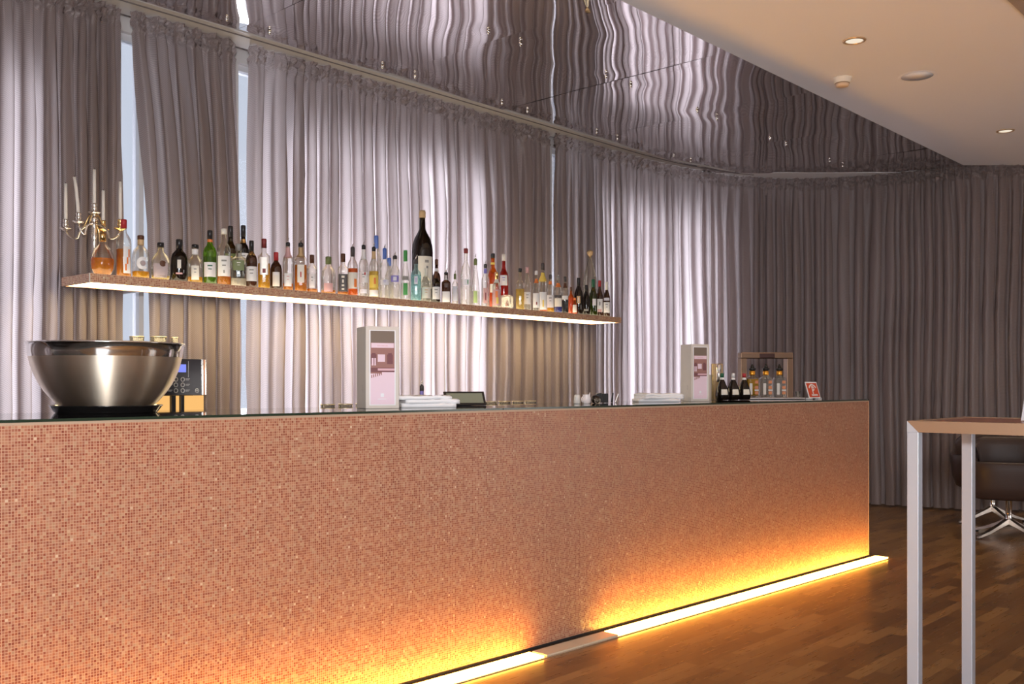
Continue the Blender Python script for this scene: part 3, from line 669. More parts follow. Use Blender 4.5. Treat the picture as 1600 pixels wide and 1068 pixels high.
# pressed glass dish before the red bottle
gd = thing('glass_dish', (5.400, -.430, SZ + .0006), 'low pressed glass dish before the bright red bottle', 'dish')
MB().lathe([(.030, 0), (.046, .01), (.049, .05), (.049, .085), (.045, .085), (.045, .015), (.02, .012)], 24, close=False).build('bowl', GL['clear'], gd)
MB().lathe([(.044, .087), (.048, .092), (.035, .100), (.008, .104)], 24).build('lid', GL['clear'], gd)

# ------------------------------------------------------------------ candelabra with five candles
ca = thing('candelabra', (2.385, -.262, SZ + .0006), 'silver and gold five armed candelabra behind the round decanter', 'candelabra')
MB().lathe([(.050, 0), (.050, .006), (.030, .014), (.012, .03), (.010, .06), (.016, .09), (.010, .11), (.009, .20), (.017, .22), (.011, .24), (.010, .29), (.020, .305), (.012, .32), (.008, .355)], 20).build('stem', M_SILVER, ca)
cr_r, cr_f = Vector((.6734, -.7394, 0)), Vector((.7394, .6734, 0))
def cup(parent, x, y, z):
    m = MB(); m.lathe([(.0045, -.018), (.030, -.004), (.032, 0), (.026, .002), (.010, .004), (.013, .012), (.016, .020), (.011, .030), (.014, .036), (.015, .044), (.011, .046)], 18, c=(x, y, z))
    return m
arms = [(-.150, 0.0, .262), (-.068, -.055, .292), (.032, .06, .262), (.136, .0, .262)]
holders = []
for i, (dx, df, zz) in enumerate(arms):
    e = cr_r * dx + cr_f * df * .6
    pts = []
    for k in range(13):
        t = k / 12
        pts.append((e.x * t, e.y * t, .285 + (zz - .02 - .285) * t - .045 * math.sin(t * math.pi) * (1 if t > .5 else .3) + .012 * math.sin(2 * math.pi * t)))
    MB().tube(pts, .0052, 10).build('arm', M_GOLD if i == 2 else M_SILVER, ca)
    MB().tube([(e.x * t * .42, e.y * t * .42, .30 + .03 * math.sin(t * 5) ) for t in [k / 8 for k in range(9)]], .003, 8).build('scroll', M_GOLD, ca)
    cup(ca, e.x, e.y, zz).build('candle_cup', M_GOLD if i in (2, 3) else M_SILVER, ca)
    holders.append((e.x, e.y, zz + .018))
cup(ca, 0, 0, .345).build('candle_cup', M_SILVER, ca); holders.append((0, 0, .363))
cl = [('white candle in the leftmost holder of the candelabra', .215, 0, 0), ('slightly leaning white candle, second from left on the candelabra', .212, -.022, 0),
      ('short white candle in the rear holder of the candelabra', .185, 0, 0), ('white candle on the right arm of the candelabra, before the window gap', .225, 0, 0), ('tallest white candle in the centre of the candelabra', .205, 0, 0)]
for (hx, hy, hz), (lb, hh, lx, _) in zip(holders, cl):
    t = thing('candle', (2.385 + hx, -.262 + hy, SZ + hz + .001), lb, 'candle', group='white candles on the candelabra')
    e = cr_r * lx
    MB().tube([(0, 0, .0), (e.x * .2, e.y * .2, hh * .3), (e.x * .55, e.y * .55, hh * .7), (e.x, e.y, hh)], [.0092, .009, .0086, .0082], 14).build('wax', M_WAX, t)
    MB().tube([(e.x, e.y, hh), (e.x, e.y, hh + .008)], .0012, 6).build('wick', M_BLACK, t)

# ------------------------------------------------------------------ steel bowl on a black tray
def aniso_steel():
    m = bpy.data.materials.new('spun_steel'); m.use_nodes = True; nt = m.node_tree; p = nt.nodes['Principled BSDF']
    p.inputs['Base Color'].default_value = (.92, .81, .66, 1); p.inputs['Metallic'].default_value = 1; p.inputs['Roughness'].default_value = .42
    p.inputs['Anisotropic'].default_value = .92; p.inputs['Anisotropic Rotation'].default_value = .25
    tg = N(nt, 'ShaderNodeTangent'); tg.direction_type = 'RADIAL'; tg.axis = 'Z'; nt.links.new(tg.outputs[0], p.inputs['Tangent'])
    tc = N(nt, 'ShaderNodeTexCoord'); mp = N(nt, 'ShaderNodeMapping'); mp.inputs['Scale'].default_value = (2, 2, 260); nt.links.new(tc.outputs['Object'], mp.inputs[0])
    nz = N(nt, 'ShaderNodeTexNoise'); nz.inputs['Scale'].default_value = 1; nt.links.new(mp.outputs[0], nz.inputs['Vector'])
    bp = N(nt, 'ShaderNodeBump'); bp.inputs['Strength'].default_value = .05; bp.inputs['Distance'].default_value = .001; nt.links.new(nz.outputs['Fac'], bp.inputs['Height'])
    nt.links.new(bp.outputs['Normal'], p.inputs['Normal']); return m
BWX, BWY = 1.744, -1.745
tr = thing('serving_tray', (BWX, BWY, GT), 'round black tray under the big steel bowl', 'tray')
MB().lathe([(.178, 0), (.182, .003), (.197, .024), (.201, .026), (.196, .028), (.178, .009), (.01, .009)], 64, close=False).build('dish', mat('black_lacquer', (.012, .011, .011), .10, spec=.7), tr)
bo = thing('mixing_bowl', (BWX, BWY, GT + .010), 'big brushed steel bowl on a black tray at the left end of the bar', 'bowl')
zt = .274
pf = [(.150, 0), (.153, .004), (.166, .016), (.184, .032), (.200, .050), (.216, .070), (.232, .095), (.245, .120), (.255, .145), (.263, .170), (.269, .197)]
inn = [(.267, .197), (.261, .17), (.253, .145), (.243, .12), (.230, .097), (.214, .072), (.198, .052), (.182, .034), (.164, .018), (.150, .008), (.01, .006)]
MB().lathe(pf, 96, close=False).build('brushed_wall', aniso_steel(), bo)
MB().lathe([(.269, .1971), (.2725, .215), (.2745, .238), (.280, .243), (.283, .247), (.279, .250), (.272, .247), (.2705, .238), (.2695, .215), (.267, .1971)], 96, close=False).build('polished_rim', M_CHROME, bo)
MB().lathe(inn, 96, close=False).lathe([(.150, .0), (.01, .0005)], 96, close=False).build('inner_wall', M_STEEL, bo)

# ------------------------------------------------------------------ coffee machine with glasses on top
cm = thing('coffee_machine', (2.570, -.45, .9305), 'black coffee machine with round buttons and blue display behind the bowl', 'coffee machine')
W = .358; z0 = .2395; z1 = .4375      # control panel from z .17 to .368 above the floor offset
MB().rbox(0, W, .02, .38, .0, .03, .004).rbox(0, W, .14, .38, .03, z0, .004).rbox(0, W, .02, .38, z0, z1, .004).build('body', mat('machine_shell', (.05, .04, .045), .3), cm)
MB().box(.004, .334, .010, .0198, z0 + .002, z1 - .002).build('control_panel', mat('panel_gloss', (.02, .016, .025), .12), cm)
MB().box(.334, .341, .006, .0198, z0 + .002, z1 - .002).box(.352, .359, .006, .0198, z0 + .002, z1 - .002).build('chrome_strip', M_CHROME, cm)
MB().box(.3412, .3518, .008, .0198, z0 + .002, z1 - .002).build('copper_strip', mat('copper_panel', (.55, .26, .14), .25, .8), cm)
MB().box(.160, .238, .007, .0098, z1 - .073, z1 - .030).build('display', lamp_mat('blue_display', (.22, .26, .85), 1.0), cm)
MB().box(.252, .2535, .0085, .0098, z1 - .10, z1 - .012).build('divider_line', M_STEEL, cm)
MW = mat('button_white', (.75, .75, .75), .4)
for z in (.3255, .2960, .2650):
    for x in (.178, .218):
        m = MB(); m.lathe([(.0085, 0), (.0125, 0), (.0125, .004), (.0085, .004), (.0085, 0)], 24, close=False)
        m.build('button', MW, cm, loc=(x, .0098, z), rot=(R(90), 0, 0))
        m = MB(); x1 = x + .018 if x > .2 else x - .018 - .026
        m.box(x1, x1 + .026, .0092, .0098, z + .002, z + .0045).box(x1, x1 + .020, .0092, .0098, z - .004, z - .0015); m.build('button_text', MW, cm)
m = MB(); m.lathe([(.0085, 0), (.0125, 0), (.0125, .004), (.0085, .004), (.0085, 0)], 24, close=False); m.lathe([(.005, 0), (.005, .004)], 12)
m.build('power_button', MW, cm, loc=(.303, .0098, .2650), rot=(R(90), 0, 0))
MB().box(.05, .357, .03, .0398, .06, z0 - .002).build('cup_bay_back', lamp_mat('cup_bay_glow', (1.0, .55, .18), .8), cm)
MB().rbox(.150, .175, .0, .025, .12, z0, .003).rbox(.205, .225, .0, .025, .12, z0, .003).build('spout', M_BLACK, cm)
def glass_cup(x, y, z, r, h, label, g='clear', liq=None):
    t = thing('drinking_glass', (x, y, z + .0006), label, 'glass', group=None)
    MB().lathe([(r * .78, 0), (r * .82, .004), (r, h), (r * .94, h), (r * .76, .012), (.002, .010)], 24, close=False).build('bowl', GL[g], t)
    MB().lathe([(r * 1.0, h - .003), (r * 1.03, h - .001), (r * 1.0, h + .001), (r * .95, h)], 24, close=False).build('rim', mat('soft_rim', (.85, .74, .5), .35, .9), t)
    if liq: MB().lathe([(r * .74, .013), (r * .86, h * .5)], 20).build('liquid', LQ[liq], t)
    return t
zt2 = .9305 + z1
glass_cup(2.60, -.30, zt2, .038, .118, 'left clear gold rimmed glass on the coffee machine')
glass_cup(2.735, -.28, zt2, .043, .122, 'wider clear gold rimmed glass in the middle of the coffee machine top')
glass_cup(2.815, -.31, zt2, .019, .120, 'slim glass with brown drink at the right on the coffee machine', liq='brown')

# ------------------------------------------------------------------ cartons on the bar
def bar_pt(lx, ly):
    p = Matrix.Rotation(bar_rz, 3, 'Z') @ Vector((lx, ly, 0)) + bar_o; return p.x, p.y
M_CARTON = mat('grey_white_carton', (.66, .61, .56), .6)
MPINK = mat('pink_print', (.72, .46, .52), .5); MPINK2 = mat('pale_pink_print', (.82, .64, .74), .5); MROSE = mat('rose_brown_print', (.34, .17, .15), .5); MTAUPE = mat('taupe_print', (.20, .15, .12), .5); MSH = mat('dark_rose_print', (.20, .08, .09), .5)
def carton(x, y, rz, w_, d_, h_, label):
    t = thing('display_carton', (x, y, GT), label, 'box', rz)
    MB().rbox(-w_ / 2, w_ / 2, 0, d_, 0, h_, .0015).build('carton', M_CARTON, t)
    m = MB(); a, b = -w_ * .36, w_ * .36; y0 = -.0006; zb, zt = h_ * .05, h_ * .945
    def r(x0, x1, q0, q1, mi, e): m.box(a + (b - a) * x0, a + (b - a) * x1, y0 - .0004 * e, y0 + .0003, zb + (zt - zb) * q0, zb + (zt - zb) * q1, mi)
    r(-.05, 1.05, -.012, 1.012, 0, 0)
    r(0, 1, 0, .44, 2, 1); r(0, 1, .44, .84, 3, 1); r(0, 1, .84, 1, 4, 1)
    r(.03, .97, .77, .835, 2, 2)                                  # pale sign band of the pictured cafe
    for k in range(9): r(.28 + .05 * k, .305 + .05 * k, .79, .808, 1, 3)
    for c in (.12, .80): r(c - .11, c + .13, .55, .68, 5, 2); r(c - .07, c + .09, .68, .70, 5, 2)
    r(.30, .60, .58, .68, 2, 2); r(.05, .12, .53, .63, 2, 3); r(.16, .22, .53, .63, 2, 3)
    r(0, 1, .44, .50, 5, 2); r(.3, 1, .46, .49, 1, 3)
    for k in range(6): r(.03 + .08 * k, .07 + .08 * k, .36 + .008 * k, .40 + .008 * k, 3, 2)
    r(.0, .45, .42, .44, 3, 2)
    r(.42, .56, .10, .15, 0, 2); r(.30, .66, .07, .078, 0, 2)
    m.build('printed_picture', [M_PAPER, MPINK, MPINK2, MROSE, MTAUPE, MSH], t)
    m = MB()
    for k in range(6): m.box(-w_ / 2 - .0006, -w_ / 2 + .0003, d_ * .3 + .0, d_ * (.34 + .05 * (k % 3)), h_ * (.20 + .015 * k), h_ * (.204 + .015 * k))
    m.build('side_print', flat('grey_print', (.38, .36, .34)), t)
    return t
carton(2.825, -2.06, R(-24), .150, .150, .357, 'tall off-white carton with a pink cafe picture at the middle of the bar')
carton(5.32, -2.12, R(-27), .128, .128, .352, 'tall cream carton with a pink cafe picture beside the dark dressing bottles')

# papers, napkins
M_NAPKIN = mat('napkin_tissue', (.90, .90, .93), .8)
def napkins(name, x, y, rz, sx, sy, n, label, seed, hz=.05):
    rnd = random.Random(seed); t = thing(name, (x, y, GT), label, 'napkins', rz)
    z = 0
    for k in range(n):
        nx, ny = 12, 8; v = []; f = []
        ox, oy, a = rnd.uniform(-.02, .02), rnd.uniform(-.015, .015), rnd.uniform(-.25, .25); th = hz / n * .93
        for s_ in (0, 1):
            for j in range(ny + 1):
                for i in range(nx + 1):
                    u, w_ = i / nx - .5, j / ny - .5
                    xx = u * sx; yy = w_ * sy; c, s2 = math.cos(a), math.sin(a)
                    zz = z + th * s_ + (.007 * noise.noise(Vector((u * 5, w_ * 5, seed))) + .006) * min(1, (k + s_) / 1.5)
                    v.append((xx * c - yy * s2 + ox, xx * s2 + yy * c + oy, max(0, zz)))
        o2 = (nx + 1) * (ny + 1)
        for j in range(ny):
            for i in range(nx):
                q = j * (nx + 1) + i; f.append((q + o2, q + o2 + 1, q + o2 + nx + 2, q + o2 + nx + 1)); f.append((q, q + nx + 1, q + nx + 2, q + 1))
        for i in range(nx):
            f.append((i, i + 1, i + 1 + o2, i + o2)); q = ny * (nx + 1) + i; f.append((q + 1, q, q + o2, q + o2 + 1))
        for j in range(ny):
            q = j * (nx + 1); f.append((q + nx + 1, q, q + o2, q + nx + 1 + o2)); q = q + nx; f.append((q, q + nx + 1, q + nx + 1 + o2, q + o2))
        m = MB(); m.add(v, f, 0, True); m.build('napkin', M_NAPKIN, t); z += th + .0003
    return t
napkins('napkin_stack', 3.11, -2.02, R(-40), .25, .17, 3, 'loose stack of white napkins right of the pink picture carton', 5, .05)
napkins('napkin_stack', 5.04, -1.98, R(-30), .25, .17, 3, 'white napkins lying left of the second carton', 9, .045)

# small syrup bottle with pourer behind the napkins, standing on the work counter
bx, by = bar_pt(-3.40, BD + .15)
B(bx, by, .345, .026, 'std', 'brown', 'brown', .6, 'charcoal', .06, [(.1, .5, 'violet', 1.0, tx('white'))], 'bottle with a pourer behind the napkin stack, neck showing', True, neck=(.70, .90, 'violet'), z=.8905, group=None)
# tilted till display
td = thing('till_display', (3.50, -1.90, GT), 'small tilted screen with a black frame right of the napkins', 'screen', R(-30))
s_ = MB(); s_.rbox(-.105, .105, -.003, .003, 0, .085, .002); s_.build('frame', M_BLACK, td, loc=(0, 0, .001), rot=(R(-38), 0, 0))
MB().box(-.092, .092, -.0048, -.0034, .012, .072).build('glass', mat('screen_glass', (.25, .27, .20), .12), td, loc=(0, 0, .001), rot=(R(-38), 0, 0))
MB().box(-.04, .04, .01, .06, 0, .004).build('foot', M_BLACK, td)

# rows of glasses on the work counter: only the rims rise above the bar
def rim_row(lx0, lx1, n, lbl, grp):
    for k in range(n):
        x, y = bar_pt(lx0 + (lx1 - lx0) * k / (n - 1), BD + .10)
        t = glass_cup(x, y, .8905, .034, .243, lbl); t['group'] = grp
rim_row(-4.03, -3.72, 4, 'clear glass among the row behind the bar left of the first carton', 'glasses behind the bar left of the first carton')
rim_row(-3.15, -2.62, 6, 'clear glass among the row behind the bar between the screen and the lighters', 'glasses behind the bar right of the screen')

# small things near the middle right of the bar
def sbox(name, x, y, rz, tilt, sx, sy, sz, mm, label, cat):
    m = MB().rbox(-sx / 2, sx / 2, -sy / 2, sy / 2, 0, sz, .002); o = m.build(name, mm, None, (x, y, GT + abs(math.sin(tilt)) * sx / 2 + .001), None, (0, tilt, rz)); return tag(o, label, cat)
t = thing('salt_shaker', (4.23, -2.02, GT), 'small frosted white shaker at the left of the little bar items', 'shaker')
MB().lathe([(.016, 0), (.019, .004), (.017, .035), (.015, .046), (.010, .050)], 18).build('shaker_body', mat('frosted_white', (.72, .70, .66), .5), t)
t = thing('milk_jug', (4.30, -2.03, GT), 'small white milk jug with a spout beside the frosted shaker', 'jug')
MB().lathe([(.018, 0), (.023, .006), (.024, .030), (.020, .042), (.022, .050), (.019, .050), (.018, .042), (.02, .01)], 20, close=False).build('jug_body', mat('porcelain', (.82, .76, .76), .25), t)
MB().tube([(-.022, .004, .008), (-.034, .006, .014), (-.036, .006, .030), (-.022, .004, .042)], .003, 8).build('handle', MATS['porcelain'], t)
MB().tube([(.014, -.008, .046), (.018, -.010, .062)], [.004, .0015], 8).build('spout', MATS['porcelain'], t)
t = thing('glass_ball', (4.395, -2.02, GT), 'small round smoky glass tealight beside the milk jug', 'tealight')
MB().lathe([(.010, 0), (.020, .005), (.026, .020), (.022, .036), (.012, .044), (.011, .040), (.019, .033), (.022, .02), (.015, .006)], 20, close=False).build('glass_bowl', GL['dark'], t)
t = thing('glass_ball', (4.36, -2.06, GT), 'tiny clear glass between the jug and smoky tealight', 'tealight')
MB().lathe([(.010, 0), (.016, .006), (.018, .020), (.015, .030), (.013, .028), (.015, .02), (.01, .008)], 18, close=False).build('glass_bowl', GL['clear'], t)
sbox('card_holder', 4.475, -1.99, R(-40), R(-10), .030, .03, .052, M_BLACK, 'black upright block leaning beside the smoky tealight', 'box')
sbox('card_holder', 4.53, -1.98, R(-40), 0, .036, .03, .052, M_BLACK, 'black upright block standing straight, right of the leaning one', 'box')
sbox('pen', 4.61, -1.97, R(-40), R(8), .009, .009, .055, M_BLACK, 'thin black pen standing at a slant', 'pen')
sbox('pen', 4.64, -1.975, R(-40), R(20), .006, .006, .052, M_STEEL, 'thin grey pen leaning right, outermost of the little bar items', 'pen')

# ------------------------------------------------------------------ dark dressing bottles
PR['vinegar'] = [(.72, 0), (.90, .03), (1, .16), (1, .26), (.82, .46), (.52, .64), (.30, .76), (.24, .86)]
def dressing(x, y, capc, label, h=.178, r=.0435):
    t = B(x, y, h, r, 'vinegar', 'dark', 'black', .6, capc, .06, [(.20, .40, 'cream', .55, [])], label, neck=(.76, .84, 'white'), z=GT, group='dark dressing bottles on the bar', turn=.45, name='dressing_bottle')
    MB().lathe([(.030 * .9, .055), (.0305, .06)], 4).v
    return t
dressing(5.640, -1.935, 'charcoal', 'dark dressing bottle half hidden behind the cream carton')
dressing(5.800, -1.990, 'darkgreen', 'dark dressing bottle with a green cap')
dressing(5.910, -2.010, 'white', 'dark dressing bottle with a white cap between green and red capped ones')
dressing(6.020, -2.030, 'red', 'dark dressing bottle with a red cap')
t = thing('brass_dispenser', (5.895, -1.90, GT), 'brass dispenser with a chrome cylinder behind the green capped bottle', 'dispenser', R(-47))
MB().rbox(-.036, .036, 0, .04, 0, .245, .003).build('brass_case', mat('brass_case', (.40, .26, .13), .35, .7), t)
MB().rbox(-.040, -.030, -.012, 0, 0, .245, .002).build('post', M_GOLD, t)
MB().lathe([(.016, .12), (.018, .125), (.018, .235), (.015, .24)], 20, c=(.004, -.021, 0)).build('cylinder', M_CHROME, t)
MB().box(-.006, .014, -.010, 0, .14, .22).build('bracket', M_CHROME, t)
MB().rbox(-.068, -.0405, .0, .03, .0, .17, .003).build('side_post', mat('cream_plastic', (.55, .47, .38), .5), t)
B(6.03, -1.93, .155, .016, 'std', 'clear', 'clear', .6, 'pink', .1, [], 'slim clear cruet with a pink top between the white and red capped bottles', z=GT, group=None, name='cruet', cat='cruet')

# ------------------------------------------------------------------ decanters in a bronze frame with a handle
fx, fy = 6.445, -1.96; frz = R(-44)
t = thing('bottle_caddy', (fx, fy, GT), 'bronze metal caddy frame with a dark handle around three decanters', 'caddy', frz)
MBZ = mat('bronze_metal', (.27, .18, .125), .38, .85, bump=(200, .1))
wd, ht, pw, dp = .375, .330, .042, .085
m = MB()
m.rbox(-wd / 2, -wd / 2 + pw, -dp / 2, dp / 2, .012, ht - pw, .003).rbox(wd / 2 - pw, wd / 2, -dp / 2, dp / 2, .012, ht - pw, .003).rbox(-wd / 2, wd / 2, -dp / 2, dp / 2, ht - pw, ht, .005)
m.build('frame', MBZ, t)
MB().rbox(-.055, .055, -dp / 2 - .004, dp / 2 + .004, ht - pw * .92, ht - .006, .004).build('handle_grip', mat('dark_wood_grip', (.05, .02, .018), .45), t)
MB().rbox(-wd / 2 - .01, wd / 2 + .07, -dp / 2 - .045, dp / 2 + .02, 0, .012, .003).build('base_tray', M_STEEL, t)
def decanter(k, lq, label):
    p = Matrix.Rotation(frz, 3, 'Z') @ Vector(((-.098 + .098 * k), -.012, 0))
    d = thing('decanter', (fx + p.x, fy + p.y, GT + .0126), label, 'decanter', frz, 'square decanters in the bronze caddy')
    pr = [(.038, 0), (.042, .006), (.042, .125), (.037, .140), (.018, .150), (.017, .158)]
    MB().lathe(pr, 20, sq=5).build('glass_body', GL['clear'], d)
    if lq: MB().lathe([(.037, .012), (.038, .13)], 20, sq=5).build('liquid', LQ[lq], d)
    MB().lathe([(.020, .158), (.021, .160), (.021, .184), (.018, .187)], 18).build('collar', mat('amber_collar', (.85, .38, .04), .2, .6), d)
    MB().lathe([(.016, .187), (.024, .196), (.028, .203), (.016, .208), (.008, .225), (.003, .235)], 18).build('stopper', M_BLACK, d)
    m = MB()
    for zz in (.098, .060, .022): m.box(.006, .030, -.0442, -.0432, zz, zz + .020)
    m.build('tag', mat('copper_tag', (.62, .25, .12), .4), d)
    m = MB(); m.box(.004, .033, -.0440, -.0431, .046, .056).box(-.032, -.012, -.044, -.0431, .02, .10); m.build('paper_strip', mat('frosty_etching', (.66, .64, .62), .45), d)
decanter(0, 'gold', 'decanter of golden liquor, left in the bronze caddy')
decanter(1, 'clear', 'middle decanter of clear liquor in the bronze caddy')
decanter(2, 'clear', 'right decanter of clear liquor in the bronze caddy')
p = Matrix.Rotation(frz, 3, 'Z') @ Vector((.232, -.015, 0))
t = thing('shot_glass', (fx + p.x, fy + p.y, GT + .0126), 'tiny shot glass on the caddy tray beside the red sign', 'glass')
MB().lathe([(.014, 0), (.015, .003), (.019, .042), (.0175, .042), (.013, .006), (.002, .005)], 18, close=False).build('glass_body', GL['clear'], t)

# ------------------------------------------------------------------ red parking sign
sg = thing('table_sign', (6.700, -2.215, GT), 'small red and white parking sign leaning back at the far end of the bar', 'sign', R(-2.2))
SW, SH = .168, .122; tl = R(-17)
pl = bpy.data.objects.new('sign_plate', None)
MB().rbox(-SW / 2, SW / 2, 0, .004, 0, SH, .0012).build('sign_plate', M_PAPER, sg, rot=(tl, 0, 0), loc=(0, 0, .006))
MB().box(-SW / 2 + .010, SW / 2 - .010, -.0008, -.0001, .008, SH - .009).build('red_face', mat('sign_red', (.68, .085, .03), .4), sg, rot=(tl, 0, 0), loc=(0, 0, .006))
MWS = mat('sign_white', (.85, .80, .80), .5)
m = MB(); v = []; f = []
for k in range(17):       # the arched roof over the letter
    t_ = R(38 + 104 * k / 16); 
    for rr in (.058, .070): v.append((math.cos(t_) * rr, -.0014, math.sin(t_) * rr * 1.0 + .036))
for k in range(16): f.append((2 * k, 2 * k + 1, 2 * k + 3, 2 * k + 2))
m.add(v, f); m.build('roof_arc', MWS, sg, rot=(tl, 0, 0), loc=(0, 0, .006))
def sign_text(s, size, x, z, parent, name, off=-.0014, squash=1.0):
    cu = bpy.data.curves.new(name, 'FONT'); cu.body = s; cu.size = size; cu.align_x = 'CENTER'; cu.extrude = .0002; cu.offset = size * .018
    cu.materials.append(MWS); o = bpy.data.objects.new(name, cu); C.objects.link(o); o.parent = parent
    me = bpy.data.meshes.new_from_object(o); bpy.data.objects.remove(o); o = bpy.data.objects.new(name, me); C.objects.link(o); o.parent = parent
    o.matrix_local = Matrix.Translation((0, 0, .006)) @ Matrix.Rotation(tl, 4, 'X') @ Matrix.Translation((x, off, z)) @ Matrix.Rotation(R(90), 4, 'X')
    return o
sign_text('P', .078, .002, .034, sg, 'letter')
m = MB()
for k in range(9): m.box(-.036 + .010 * k, -.0285 + .010 * k, -.0014, -.0010, .018, .030 if k % 3 else .032)
m.build('small_lettering', MWS, sg, rot=(tl, 0, 0), loc=(0, 0, .006))
for x in (-SW / 2 + .015, SW / 2 - .015): MB().rbox(x - .018 if x > 0 else x - .014, x + .014 if x > 0 else x + .018, -.008, .03, 0, .010, .002).build('foot', M_PAPER, sg)
bpy.data.objects.remove(pl)

# ------------------------------------------------------------------ high table with steel legs
TX0, TX1, TY0, TY1, TZ = 3.572, 4.185, -5.45, -4.046, 1.10
M_LEG = mat('satin_steel_leg', (.56, .60, .68), .34, .4, bump=(300, .1))
ht_ = thing('high_table', (TX0, TY1, 0), 'tall bar table of square steel tube with a reddish wooden top', 'table')
tb = .040; LX = TX1 - TX0; LY = TY0 - TY1
for (x, y) in ((0, 0), (LX - tb, 0), (0, LY), (LX - tb, LY)):
    y1 = y if y == 0 else y + tb
    MB().rbox(x, x + tb, y1 - tb, y1, 0, TZ - .0401, .0015).build('leg', M_LEG, ht_)
m = MB(); M_RAIL = mat('warm_brushed_rail', (.46, .31, .205), .38, .7, bump=(300, .15))
m.box(0, tb, LY, 0, TZ - .04, TZ).box(LX - tb, LX, LY, 0, TZ - .04, TZ).box(tb, LX - tb, -tb, 0, TZ - .04, TZ).box(tb, LX - tb, LY, LY + tb, TZ - .04, TZ)
m.build('top_frame', M_RAIL, ht_)
m = MB(); v = [(-.0006, 0, TZ), (-.0006, 0, TZ - .04), (-.0006, -tb, TZ - .04)]
m.add(v, [(0, 1, 2)]); m.build('mitre_plate', M_LEG, ht_)
MB().box(tb, LX - tb, LY + tb, -tb, TZ - .03, TZ - .002).build('table_top', mat('reddish_wood', (.26, .10, .065), .3, bump=(40, .2)), ht_)
mc_ = MB(); mc_.poly_prism([(0, 0), (.11, .0), (.11, .004), (0, .004)], 0, .15)
t = thing('menu_card', (3.80, -4.385, TZ), 'white folded card standing on the high table, cut by the picture edge', 'card', R(-55))
MB().box(0, .12, 0, .002, .0, .10).build('card_face', M_PAPER, t, rot=(R(-22), 0, 0), loc=(0, 0, .001))
MB().box(0, .12, -.002, 0, .0, .10).build('card_back', M_PAPER, t, rot=(R(22), 0, 0), loc=(0, .076, .001))

# ------------------------------------------------------------------ lounge chairs
def sup(t, a, b, n=3.6):
    c, s2 = math.cos(t), math.sin(t); q = (abs(c) ** n + abs(s2) ** n) ** (-1 / n); return a * q * c, b * q * s2
def lounge_chair(x, y, rz, label):
    t = thing('lounge_chair', (x, y, 0), label, 'chair', rz, 'brown leather lounge chairs')
    n = 56
    def ring(m, specs, close_top=False):
        v = []; f = []
        for (a, b, z, oy) in specs:
            for k in range(n):
                px, py = sup(2 * math.pi * k / n, a, b); v.append((px, py + oy, z))
        for i in range(len(specs) - 1):
            for k in range(n):
                q = i * n + k; w_ = i * n + (k + 1) % n; f.append((q, w_, w_ + n, q + n))
        m.add(v, f, 0, True)
    # tub: outside wall, rounded rim, inside wall down to the seat
    m = MB(); ring(m, [(.02, .02, .318, 0), (.25, .25, .315, 0), (.285, .280, .335, 0), (.315, .305, .42, 0), (.330, .318, .55, 0), (.333, .320, .600, 0), (.326, .313, .615, 0), (.300, .288, .618, 0), (.278, .266, .605, 0), (.265, .252, .50, 0), (.255, .245, .43, 0)])
    m.build('tub_shell', M_LEATHER, t)
    m = MB(); ring(m, [(.02, .02, .40, -.01), (.25, .24, .40, -.01), (.262, .250, .425, -.01), (.25, .24, .455, -.01), (.15, .15, .465, -.01), (.01, .01, .466, -.01)]); m.build('seat_cushion', M_LEATHER, t)
    # backrest: curved padded panel on the rear half
    v = []; f = []; K = 20
    prof = [(.315, .600), (.335, .66), (.345, .74), (.340, .785), (.318, .80), (.290, .785), (.275, .72), (.262, .62), (.26, .56)]
    for k in range(K + 1):
        a = R(48 + 84 * k / K); edge = min(k, K - k) / 2.5; e = min(1, edge) ** .5
        for (r_, z_) in prof:
            zz = .60 + (z_ - .60) * (.55 + .45 * e) if z_ > .6 else z_
            px, py = sup(a, r_ * 1.0, r_ * .97); v.append((px, py, zz))
    P = len(prof)
    for k in range(K):
        for i in range(P - 1): q = k * P + i; f.append((q, q + P, q + P + 1, q + 1))
    f.append(tuple(reversed(range(P)))); f.append(tuple(K * P + i for i in range(P)))
    m = MB(); m.add(v, f, 0, True); m.build('backrest', M_LEATHER, t)
    # swivel pedestal
    MB().lathe([(.030, .12), (.030, .13), (.024, .14), (.024, .31), (.05, .316)], 20).build('column', M_CHROME, t)
    MB().box(-.0035, .0035, -.026, -.0235, .17, .31).build('column_slot', M_DARK, t)
    for k in range(4):
        a = R(45 + 90 * k); ca_, sa = math.cos(a), math.sin(a); px, py = -sa, ca_
        v = []
        for (d, w_, z_, h_) in ((.012, .020, .105, .045), (.10, .019, .078, .030), (.22, .019, .036, .022), (.315, .017, .012, .018), (.335, .010, .008, .012)):
            for sgn in (-1, 1):
                for hh in (0, 1): v.append((ca_ * d + px * w_ * sgn, sa * d + py * w_ * sgn, z_ + h_ * hh))
        f = []
        for i in range(4):
            q = i * 4; f += [(q, q + 4, q + 5, q + 1), (q + 2, q + 3, q + 7, q + 6), (q + 1, q + 5, q + 7, q + 3), (q, q + 2, q + 6, q + 4)]
        f += [(0, 1, 3, 2), (16, 18, 19, 17)]
        m = MB(); m.add(v, f); m.build('foot_arm', mat('satin_chrome', (.80, .74, .68), .32, 1.0), t)
        MB().lathe([(.012, 0), (.014, .003), (.014, .010), (.010, .012)], 12, c=(ca_ * .315, sa * .315, 0)).build('glide', M_DARK, t)
    return t
lounge_chair(9.43, -2.53 - .06, R(98), 'dark leather lounge chair set farther back, nearest the bar end')
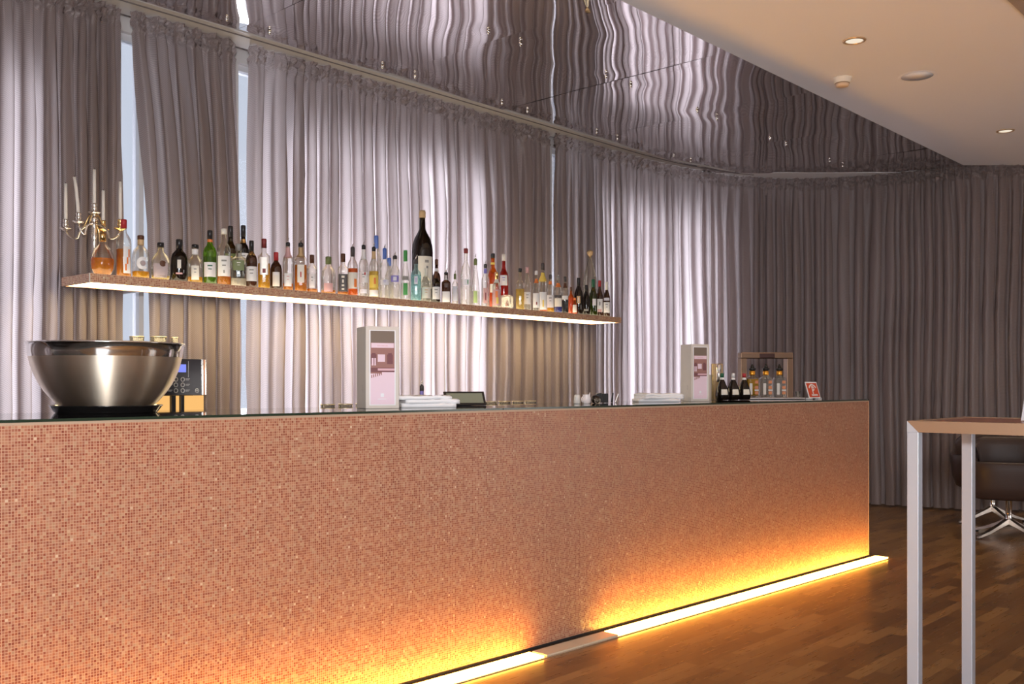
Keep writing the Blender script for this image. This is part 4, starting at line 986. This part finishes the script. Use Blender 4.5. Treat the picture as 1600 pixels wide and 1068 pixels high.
lounge_chair(8.647, -2.945, R(-70), 'dark leather lounge chair with its chrome foot nearer the high table')
lounge_chair(9.55, -3.65, R(-60), 'dark leather lounge chair half outside the picture, behind the near one')

# ------------------------------------------------------------------ ceiling fittings
for (x, y, p, lb) in ((5.936, -2.832, 7, 'round recessed ceiling downlight nearest the smoke detector'), (8.897, -2.85, 7, 'round recessed ceiling downlight far off above the chairs')):
    t = thing('ceiling_downlight', (x, y, 3.34), lb, 'downlight', group=None)
    MB().lathe([(.052, 0), (.070, -.001), (.068, -.006), (.055, -.008), (.052, -.002)], 32, close=False).build('trim_ring', mat('downlight_ring', (.75, .55, .35), .3, .6), t)
    MB().lathe([(.0515, -.0025), (.0005, -.0045)], 32).build('lamp_lens', lamp_mat('downlight_glow', (1.0, .86, .68), .75), t)
    l = bpy.data.lights.new('downlight', 'SPOT'); l.energy = 45; l.spot_size = R(95); l.spot_blend = .8; l.color = (1, .78, .52); l.shadow_soft_size = .05
    o = bpy.data.objects.new('downlight', l); C.objects.link(o); o.location = (x, y, 3.32)
t = thing('smoke_detector', (6.612, -2.454, 3.34), 'white smoke detector with a brass ring on the cream ceiling', 'smoke detector')
MB().lathe([(.066, 0), (.066, -.006), (.058, -.012), (.056, -.030), (.050, -.036)], 32).build('base', mat('detector_white', (.82, .78, .70), .4), t)
MB().lathe([(.036, -.036), (.046, -.040), (.042, -.056), (.030, -.060)], 32).build('sensor_head', mat('detector_cap', (.78, .58, .40), .4), t)
MB().lathe([(.0485, -.036), (.050, -.038), (.046, -.040)], 32).build('slot_ring', mat('detector_slot', (.25, .14, .07), .4), t)
t = thing('ceiling_speaker', (6.917, -2.852, 3.34), 'flat round ceiling speaker painted like the ceiling', 'speaker')
MB().lathe([(.115, 0), (.124, -.0008), (.122, -.0022), (.110, -.0024), (.104, -.0012)], 48, close=False).build('rim', M_CEIL, t)
MB().lathe([(.104, -.0012), (.001, -.0016)], 48).build('grille', mat('speaker_grille', (.84, .80, .77), .7, bump=(500, .2)), t)
